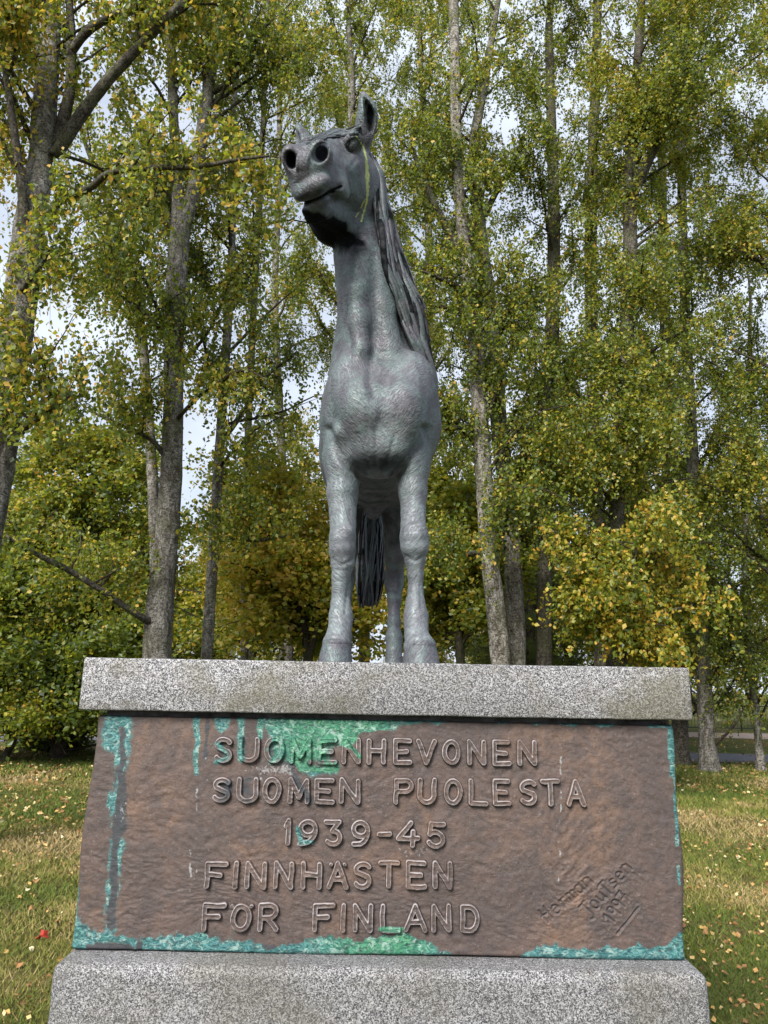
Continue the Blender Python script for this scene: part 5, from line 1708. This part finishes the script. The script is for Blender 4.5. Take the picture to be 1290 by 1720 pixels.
    T('birch_tree', 'birch behind the horse with its trunk left of the muzzle', 'tree',
      [(486, 1130, 18.5, 8), (480, 900, 18.5, 7.5), (470, 700, 18.5, 7), (462, 500, 18.5, 6), (468, 300, 18.5, 5), (470, 120, 18.5, 4)],
      seed=42, nb=26, u0=0.45, L=(2.4, 2.4), dens=6, nleaf=24, leaf=0.070, tone=(0.44, 0.28), top=18)
    T('birch_tree', 'birch behind the horse with its trunk right of the mane', 'tree',
      [(700, 1130, 18.0, 9), (704, 900, 18.0, 8), (712, 700, 18.0, 8), (722, 500, 18.0, 7), (716, 300, 18.0, 6), (708, 120, 18.0, 5)],
      seed=43, nb=38, u0=0.3, L=(2.8, 2.2), dens=9, nleaf=24, leaf=0.070, tone=(0.46, 0.28), top=18)
    T('birch_tree', 'slender birch high over the gap between the forked birch and the horse', 'tree',
      [(410, 1130, 13.4, 7), (412, 900, 13.4, 6.5), (418, 700, 13.4, 6), (428, 480, 13.4, 5.5), (438, 300, 13.4, 5), (446, 100, 13.4, 4)],
      seed=44, nb=22, u0=0.55, L=(1.8, 2.0), dens=6, nleaf=24, leaf=0.060, tone=(0.48, 0.30), top=15)
    # yellow young birch in front of the right trunks
    T('young_birch', 'young birch with yellow autumn leaves over the right end of the granite slab', 'tree',
      [(1052, 1180, 10.6, 5), (1050, 1100, 10.6, 4.5), (1056, 1020, 10.6, 4), (1066, 950, 10.6, 3), (1070, 900, 10.6, 2)],
      [[(1052, 1120, 10.6, 4), (1010, 1060, 10.5, 3), (975, 1020, 10.4, 2)], [(1054, 1090, 10.6, 4), (1120, 1030, 10.5, 3), (1190, 1010, 10.4, 2)]],
      bark='dark_bark', seed=14, nb=22, u0=0.35, L=(1.5, 0.9), elev=(5, 50), dens=13, nleaf=22, leaf=0.066, tone=(0.62, 0.30), top=None, spray=(0.2, 0.7), hang=0.75)
    # understory maples
    T('maple_tree', 'small maple turning orange yellow just left of the horse legs', 'tree',
      [[(520, 1130, 13.5, 8), (512, 1060, 13.5, 7), (498, 980, 13.5, 6), (490, 900, 13.5, 5), (486, 830, 13.5, 3)],
       [(518, 1110, 13.5, 6), (535, 1040, 13.3, 5), (548, 960, 13.2, 3)]],
      [[(505, 1010, 13.5, 5), (470, 960, 13.3, 4), (430, 900, 13.1, 3)]],
      bark='dark_bark', seed=15, nb=28, u0=0.3, L=(2.1, 1.2), elev=(0, 45), dens=6, nleaf=18, leaf=0.10, tone=(0.74, 0.18), top=None, flat=0.6, hang=0.35, spray=(0.25, 0.6), droop=0.08, leafmat='mleaf')
    T('maple_tree', 'bright green maple with layered branches between the horse and the white birch', 'tree',
      [[(775, 1125, 14.5, 8), (770, 1060, 14.5, 7), (768, 980, 14.5, 6), (764, 900, 14.5, 5), (760, 840, 14.5, 3)]],
      [[(772, 1050, 14.5, 4), (735, 1000, 14.3, 3), (700, 960, 14.2, 2)]],
      bark='dark_bark', seed=16, nb=34, u0=0.25, L=(2.2, 1.2), elev=(0, 40), dens=9, nleaf=18, leaf=0.10, tone=(0.58, 0.18), top=None, flat=0.75, hang=0.3, spray=(0.25, 0.6), droop=0.08, leafmat='mleaf')
    T('maple_tree', 'green and yellow maple behind the forked birch', 'tree',
      [[(420, 1130, 15.0, 9), (424, 1060, 15.0, 8), (436, 980, 15.0, 7), (440, 900, 15.0, 5), (436, 820, 15.0, 3)]],
      bark='dark_bark', seed=17, nb=30, u0=0.2, L=(2.4, 1.3), elev=(0, 45), dens=6.5, nleaf=18, leaf=0.10, tone=(0.62, 0.24), top=None, flat=0.6, hang=0.35, spray=(0.25, 0.6), droop=0.08, leafmat='mleaf')
    T('maple_tree', 'dark green many stemmed maple on the lawn left of the pedestal', 'tree',
      [[(100, 1265, 15.6, 10), (106, 1200, 15.6, 8), (112, 1120, 15.6, 6), (104, 1040, 15.6, 5), (100, 960, 15.6, 3)],
       [(96, 1262, 15.6, 7), (112, 1215, 15.4, 8), (134, 1180, 15.2, 6), (160, 1110, 15.1, 4)],
       [(92, 1262, 15.6, 5), (70, 1180, 15.6, 4), (50, 1100, 15.6, 3)]],
      [[(108, 1180, 15.6, 4), (112, 1130, 15.4, 4), (140, 1080, 15.3, 3)]],
      bark='dark_bark', seed=18, nb=40, u0=0.12, L=(2.5, 1.6), elev=(-5, 45), dens=9, nleaf=20, leaf=0.095, tone=(0.36, 0.22), top=None, flat=0.5, hang=0.5, spray=(0.3, 0.8), droop=0.1, leafmat='mleaf', zmin=0.9)
    T('maple_tree', 'round green maple at the far left with a crooked low stem', 'tree',
      [[(10, 1268, 14.8, 5), (22, 1240, 14.8, 6), (12, 1215, 14.8, 6), (-8, 1190, 14.8, 5), (-14, 1100, 14.8, 4)],
       [(4, 1120, 14.9, 4), (2, 1050, 14.9, 3), (6, 990, 14.9, 2)]],
      bark='dark_bark', seed=19, nb=34, u0=0.3, L=(2.2, 1.4), elev=(-5, 45), dens=9, nleaf=20, leaf=0.09, tone=(0.46, 0.22), top=None, flat=0.5, hang=0.5, spray=(0.3, 0.8), droop=0.1, leafmat='mleaf', zmin=0.9)
    T('maple_tree', 'tall green maple filling the space left of the forked birch', 'tree',
      [[(185, 1150, 16.6, 10), (182, 1040, 16.6, 9), (176, 930, 16.6, 8), (170, 820, 16.6, 6), (166, 740, 16.6, 4)],
       [(182, 1050, 16.6, 6), (150, 950, 16.5, 5), (110, 850, 16.4, 3)]],
      bark='dark_bark', seed=20, nb=44, u0=0.12, L=(3.0, 1.7), elev=(0, 50), dens=8.5, nleaf=20, leaf=0.10, tone=(0.52, 0.26), top=None, flat=0.5, hang=0.45, spray=(0.3, 0.8), droop=0.1, leafmat='mleaf')

    # farther trees: a few are built, the others are copies that share their meshes
    def far(px, py, Y, h, seed, label, **kw):
        b = at(px, py, Y)
        b[2] = 0

        class _: pass
        g = np.random.default_rng(seed)
        pts = []
        for k, f in enumerate(np.linspace(0, 1, 7)):
            pts.append(b + np.array([0.25 * g.normal() * f, 0.25 * g.normal() * f, h * f]))
        rows = []
        for p, f in zip(pts, np.linspace(0, 1, 7)):
            q = survey(p)
            w = np.dot(p - np.array([0, 0, EYE]), _f)
            rows.append((float(q[0]), float(q[1]), float(p[1]), (0.17 * (1 - 0.8 * f)) * FPX / w))
        nm, ct = kw.pop('nm', 'birch_tree'), kw.pop('ct', 'tree')
        return T(nm, label, ct, rows, seed=seed, top=None, **kw)
    A1 = far(470, 1180, 24, 10.5, 31, 'far birch seen through the gap left of the horse', nb=46, u0=0.12, L=(3.0, 1.0), dens=5.5, nleaf=20, leaf=0.10, tone=(0.55, 0.3), spray=(0.5, 1.2), nsub=4)
    A2 = far(700, 1180, 25, 9.5, 32, 'far yellow green birch seen behind the horse', nb=46, u0=0.10, L=(3.0, 1.0), dens=5.5, nleaf=20, leaf=0.10, tone=(0.66, 0.28), spray=(0.5, 1.2), nsub=4)
    A3 = far(960, 1180, 22, 11.5, 33, 'far dense maple seen between the right birches', nm='maple_tree', nb=50, u0=0.08, L=(3.4, 1.4), elev=(0, 55), dens=5.5, nleaf=20, leaf=0.12, tone=(0.52, 0.28), flat=0.5, hang=0.5, spray=(0.4, 0.9), leafmat='mleaf', bark='dark_bark')
    FG = 'trees in the far belt behind the park road'
    shared = {0: (A1, 'birch_tree', 'birch in the far tree belt, one of many much alike'), 1: (A2, 'birch_tree', 'yellowing birch in the far tree belt, one of many much alike'), 2: (A3, 'maple_tree', 'green maple in the far tree belt, one of many much alike')}

    def copy_tree(src, x, y, rz, s, label):
        r = src.copy()
        sc.collection.objects.link(r)
        r.location = (x, y, 0)
        r.rotation_euler = (0, 0, rz)
        r.scale = (s, s, s)
        r['label'] = label
        r['group'] = FG
        for ch in list(src.children):
            c = ch.copy()
            sc.collection.objects.link(c)
            c.parent = r
        return r
    g = np.random.default_rng(77)
    spots = []
    for k, x in enumerate(np.arange(-27, 30, 4.2)):
        spots.append((x + g.normal() * 0.6, 31 + g.uniform(-1.5, 5), g.uniform(0.85, 1.1)))
    for k, x in enumerate(np.arange(-36, 38, 5.5)):
        spots.append((x + g.normal() * 0.8, 41 + g.uniform(-2, 5), g.uniform(1.0, 1.25)))
    for k, (x, y) in enumerate([(-12.5, 24), (4.8, 25.2), (9.6, 26), (15, 24.5)]):
        spots.append((x, y, 0.92))
    spots = [q for q in spots if not (-6.4 < q[0] < -1.2 and q[1] < 38)]
    for k, (x, y, s) in enumerate(spots):
        src, nm, lab = shared[int(g.integers(0, 3))]
        copy_tree(src, x, y, g.uniform(0, 6.28), s * (0.85 if x < 3 and y < 40 else 1.0), lab)

    # dark spruce between the right trunks
    sp = at(893, 1130, 19.0)
    root = empty('spruce_tree', (sp[0], sp[1], 0))
    tag(root, 'dark spruce with dead lower twigs between the right birch trunks', 'tree')
    A = Acc()
    P = np.array([[sp[0], sp[1], z] for z in np.linspace(-0.05, 9, 20)])
    bark_tube(A, P, np.linspace(0.16, 0.02, 20), 12, 5, 0.06)
    A.build('trunk', MATS['dark_bark'], root)
    B, Lf = Acc(), Acc()
    g = np.random.default_rng(9)
    for k in range(190):
        z = g.uniform(0.5, 8.8)
        a = g.uniform(0, 6.28)
        Lb = 0.3 + 1.9 * (1 - z / 9.2)
        BP, BR = grow(g, [sp[0], sp[1], z], [math.cos(a), math.sin(a), -0.1], Lb, 0.018, 0.03, 6, 0.06)
        B.add(*tube(BP, BR, 4))
        if z > 1.6 or g.uniform() < 0.4:
            m = int(170 * Lb)
            s_ = g.uniform(0.15, 1, m)
            C = spline(BP, 30)[(s_ * 29).astype(int)] + g.normal(size=(m, 3)) * np.array([0.10, 0.10, 0.06])
            C[:, 2] -= np.abs(g.normal(size=m)) * 0.12
            V, Q, Tn = leaf_quads(C, np.full(m, 0.09), np.clip(g.normal(0.03, 0.04, m), 0, 0.2), g, 0.1, 0.22)
            Lf.add(V, Q, None, Tn)
    tag(B.build('twigs', MATS['twig'], root), kind='stuff')
    tag(Lf.build('foliage', MATS['leaf'], root, smooth=False, attr='tone'), kind='stuff')
    print('LEAVES', sum(n for _, n in STATS))


# ------------------------------------------------------------------ shrubs, fence, grass, fallen leaves
def build_lawn_things():
    g = np.random.default_rng(21)
    # low shrub under the left maple
    for (px, py, w, hgt, lab, seed, tn) in ((88, 1264, 1.1, 0.7, 'low dark green shrub round the foot of the left maple', 51, 0.16),):
        c = ground_at(px, py)
        root = empty('shrub', (c[0], c[1], 0))
        tag(root, lab, 'shrub')
        B, Lf = Acc(), Acc()
        st = []
        for k in range(46):
            a = g.uniform(0, 6.28)
            BP, BR = grow(g, c + np.array([math.cos(a), math.sin(a) * 0.6, 0]) * g.uniform(0, 0.5) * w, [math.cos(a) * 0.6, math.sin(a) * 0.6, 1], g.uniform(0.5, 1.0) * hgt, 0.009, 0.1, 6, 0.15)
            B.add(*tube(BP, BR, 4))
            st.append(spline(BP, 20)[(g.uniform(0.1, 1, 14) * 19).astype(int)])
        sprays(g, np.concatenate(st), 12, 0.1, 0.3, 0.06, tn, 0.14, 0.3, Lf, B, 0.2, seedn=seed)
        tag(B.build('twigs', MATS['twig'], root), kind='stuff')
        tag(Lf.build('foliage', MATS['leaf'], root, smooth=False, attr='tone'), kind='stuff')
    # far low hedge growth beyond the path, seen under the trees
    B, Lf = Acc(), Acc()
    n = 1500
    S = np.stack([g.uniform(-34, 36, n), 35.5 + g.uniform(-1.2, 3.5, n), g.uniform(0.1, 2.4, n) ** 1.0], -1)
    sprays(g, S, 18, 0.4, 1.0, 0.13, 0.42, 0.26, 0.4, Lf, None, 0.3, seedn=60)
    u = tag(Lf.build('undergrowth', MATS['mleaf'], None, smooth=False, attr='tone'), 'mixed green and yellow bushes growing together under the far trees', 'bushes', kind='stuff')

    # dark metal mesh fence beyond the path
    m = NT('dark_fence_metal')
    mm_ = m.bsdf((0.035, 0.045, 0.04), 0.5, 0.3, 0.4)
    root = empty('fence', (0, 32.0, 0))
    tag(root, 'low dark metal fence beyond the gravel path', 'fence')
    yl = lambda x: 30.6 - 0.06 * x
    x0, x1 = -6.0, 24.0
    for z in (0.12, 0.95):
        A = Acc()
        A.add(*tube(np.array([[x0, yl(x0), z], [(x0 + x1) / 2, yl((x0 + x1) / 2), z], [x1, yl(x1), z]]), np.full(3, 0.022), 6))
        A.build('rail', mm_, root)
    pA = None
    for k, x in enumerate(np.arange(x0, x1 + 0.1, 2.5)):
        if pA is None:
            A = Acc()
            A.add(*tube(np.array([[0, 0, -0.1], [0, 0, 0.5], [0, 0, 1.05]]), np.full(3, 0.03), 6))
            pA = A.build('post', mm_, None)
            o = pA
        else:
            o = pA.copy()
            sc.collection.objects.link(o)
        o.parent = root
        o.location = Vector((x, yl(x), 0)) - root.location
    A = Acc()
    for x in np.arange(x0, x1, 0.125):
        A.add(*tube(np.array([[x, yl(x), 0.1], [x, yl(x), 0.5], [x, yl(x), 0.96]]), np.full(3, 0.008), 3, caps=False))
    tag(A.build('bars', mm_, root), kind='stuff')

    # grass: tapering blades, dense near the camera, where the pedestal does not stand
    def area(xlo, xhi, ylo, yhi, dens, g):
        n = int((xhi - xlo) * (yhi - ylo) * dens)
        return np.stack([g.uniform(xlo, xhi, n), g.uniform(ylo, yhi, n)], -1)
    pts, hs = [], []
    for (xl, xh, yl_, yh, de, h_, w_) in ((-3.0, -0.9, 3.2, 5.2, 8000, 0.045, 0.0031), (0.9, 3.2, 3.2, 5.2, 8000, 0.045, 0.0031),
                                          (-4.4, -1.0, 5.2, 8.0, 4300, 0.050, 0.0046), (1.0, 4.6, 5.2, 8.0, 4300, 0.050, 0.0046),
                                          (-7, -1.0, 8.0, 12, 2400, 0.055, 0.0060), (1.0, 7.6, 8.0, 12, 2400, 0.055, 0.0060),
                                          (-10, 10.5, 12, 17.6, 700, 0.06, 0.011)):
        p = area(xl, xh, yl_, yh, de, g)
        pts.append(np.concatenate([p, np.full((len(p), 1), h_), np.full((len(p), 1), w_)], 1))
    p = np.concatenate(pts)
    # thin it patchily
    q3 = np.stack([p[:, 0], p[:, 1], p[:, 0] * 0], -1)
    pat = fbm(q3, 2.2, 3, 90)
    keep = g.uniform(size=len(p)) < np.clip(0.75 + pat * 0.9, 0.18, 1)
    # only what the frame's cone (with a step to the side) can see
    keep &= np.abs(p[:, 0]) < 0.62 * p[:, 1] + 0.9
    p, pat = p[keep], pat[keep]
    n = len(p)
    a = g.uniform(0, 2 * np.pi, n)
    base = np.stack([p[:, 0], p[:, 1], ground_z(p[:, 0], p[:, 1]) - 0.004], -1)
    H_ = p[:, 2] * g.uniform(0.45, 1.25, n)
    lean = np.stack([np.cos(a), np.sin(a), np.zeros(n)], -1) * (H_ * g.uniform(0.15, 1.3, n))[:, None]
    a2 = g.uniform(0, 2 * np.pi, n)
    w = np.stack([np.cos(a2), np.sin(a2), np.zeros(n)], -1) * p[:, 3:4]
    tip = base + lean + np.array([0, 0, 1.0]) * (H_ * 0.85)[:, None]
    V = np.stack([base - w, base + w, tip], 1).reshape(-1, 3)
    patc = fbm(np.stack([base[:, 0], base[:, 1], base[:, 0] * 0], -1), 0.8, 3, 95)
    tone = np.clip(0.52 - patc * 1.3 + 0.22 * g.normal(size=n), 0, 1)
    o = mesh_np('grass', V, np.arange(3 * n).reshape(-1, 3), MATS['grass'], None, False, {'tone': ('POINT', 'FLOAT', np.repeat(tone, 3))})
    tag(o, 'short autumn grass of the lawn with straw coloured patches', 'grass', kind='stuff')
    print('grass', n)

    # fallen leaves: nearest ones are single objects, the rest is litter
    def leaf_mesh(name, Ls, tone, seed, spiky=False):
        gg = np.random.default_rng(seed)
        k = 14 if spiky else 10
        a = np.linspace(0, 2 * np.pi, k, endpoint=False)
        if spiky:
            r = np.where(np.arange(k) % 2 == 0, 1.0, 0.5)
        else:
            r = 0.62 + 0.38 * np.abs(np.cos(a / 2)) ** 1.5
        x, y = np.cos(a) * r * Ls * 0.5, np.sin(a) * r * Ls * 0.42
        z = 0.18 * Ls * np.sin(a * 2 + seed) + 0.12 * Ls * gg.normal(size=k) * 0.5
        V = np.concatenate([np.stack([x, y, z], -1), [[0, 0, 0.05 * Ls]]])
        Tn = np.stack([np.arange(k), (np.arange(k) + 1) % k, np.full(k, k)], -1)
        sx = np.array([[-Ls * 0.5, 0.002, 0.004], [-Ls * 0.5, -0.002, 0.004], [-Ls * 0.85, 0.0, 0.012]])
        V = np.concatenate([V, sx])
        Tn = np.concatenate([Tn, [[k + 1, k + 2, k + 3]]])
        return mesh_np(name, V, Tn, MATS['litter'], None, False, {'tone': ('POINT', 'FLOAT', np.full(len(V), tone))})
    protos = {}
    kinds = {'pale': (0.90, 'pale yellow fallen birch leaf lying on the lawn'), 'ochre': (0.62, 'ochre fallen leaf lying on the lawn'), 'brown': (0.30, 'brown curled fallen leaf lying on the lawn')}
    spots = []
    for side, (xl, xh) in (('left', (-2.6, -1.25)), ('right', (1.28, 2.9))):
        for k in range(48):
            y = g.uniform(3.9, 8.5)
            x = g.uniform(xl * (0.55 + y * 0.12), xh * 1.0) if side == 'left' else g.uniform(xl, xh * (0.55 + y * 0.12))
            spots.append((x, y, side))
    for x, y, side in spots:
        kd = ['pale', 'ochre', 'brown'][int(g.choice(3, p=[0.28, 0.34, 0.38]))]
        kk = (kd, int(g.integers(0, 3)))
        if kk not in protos:
            protos[kk] = leaf_mesh('fallen_leaf', 0.046 if kd != 'brown' else 0.055, kinds[kd][0], kk[1] * 3 + 1, kd == 'brown' and kk[1] == 1)
            o = protos[kk]
        else:
            o = protos[kk].copy()
            sc.collection.objects.link(o)
        s = g.uniform(0.75, 1.35)
        o.scale = (s, s, s)
        o.location = (x, y, float(ground_z(np.array(x), np.array(y))) + 0.028)
        o.rotation_euler = (g.normal() * 0.35, g.normal() * 0.35, g.uniform(0, 6.28))
        tag(o, kinds[kd][1], 'leaf', kd + ' fallen leaves on the lawn')
    r = ground_at(72, 1575)
    o = leaf_mesh('maple_leaf', 0.10, 1.0, 5, True)
    o.location = (r[0], r[1], float(ground_z(np.array(r[0]), np.array(r[1]))) + 0.035)
    o.rotation_euler = (0.3, -0.1, 0.4)
    tag(o, 'dark red maple leaf lying on the grass left of the pedestal', 'leaf')
    n = 24000
    y = 3.8 + 24 * g.uniform(size=n) ** 1.5
    x = g.uniform(-1, 1, n) * (0.62 * y + 1)
    c = np.stack([x, y, ground_z(x, y) + g.uniform(0.012, 0.04, n)], -1)
    dn = fbm(np.stack([x, y, x * 0], -1), 0.7, 3, 70)
    keep = (g.uniform(size=n) < np.clip(0.45 + dn * 1.8, 0.06, 1)) & ~((np.abs(x) < 1.2) & (y < 5.3))
    c, dn = c[keep], dn[keep]
    m_ = len(c)
    tone = np.clip(g.choice([0.15, 0.3, 0.45, 0.6, 0.8], m_) + 0.06 * g.normal(size=m_), 0.05, 0.95)
    V, Q, Tn = leaf_quads(c, np.where(c[:, 1] < 9, g.uniform(0.018, 0.042, m_), g.uniform(0.035, 0.07, m_)), tone, g, 0.92, 0.8)
    L_ = Acc()
    L_.add(V, Q, None, Tn)
    tag(L_.build('leaf_litter', MATS['litter'], None, smooth=False, attr='tone'), 'fallen yellow and brown leaves scattered over the lawn', 'fallen leaves', kind='stuff')
mats()
build_ground()
build_horse()
build_pedestal()
build_trees()
build_lawn_things()
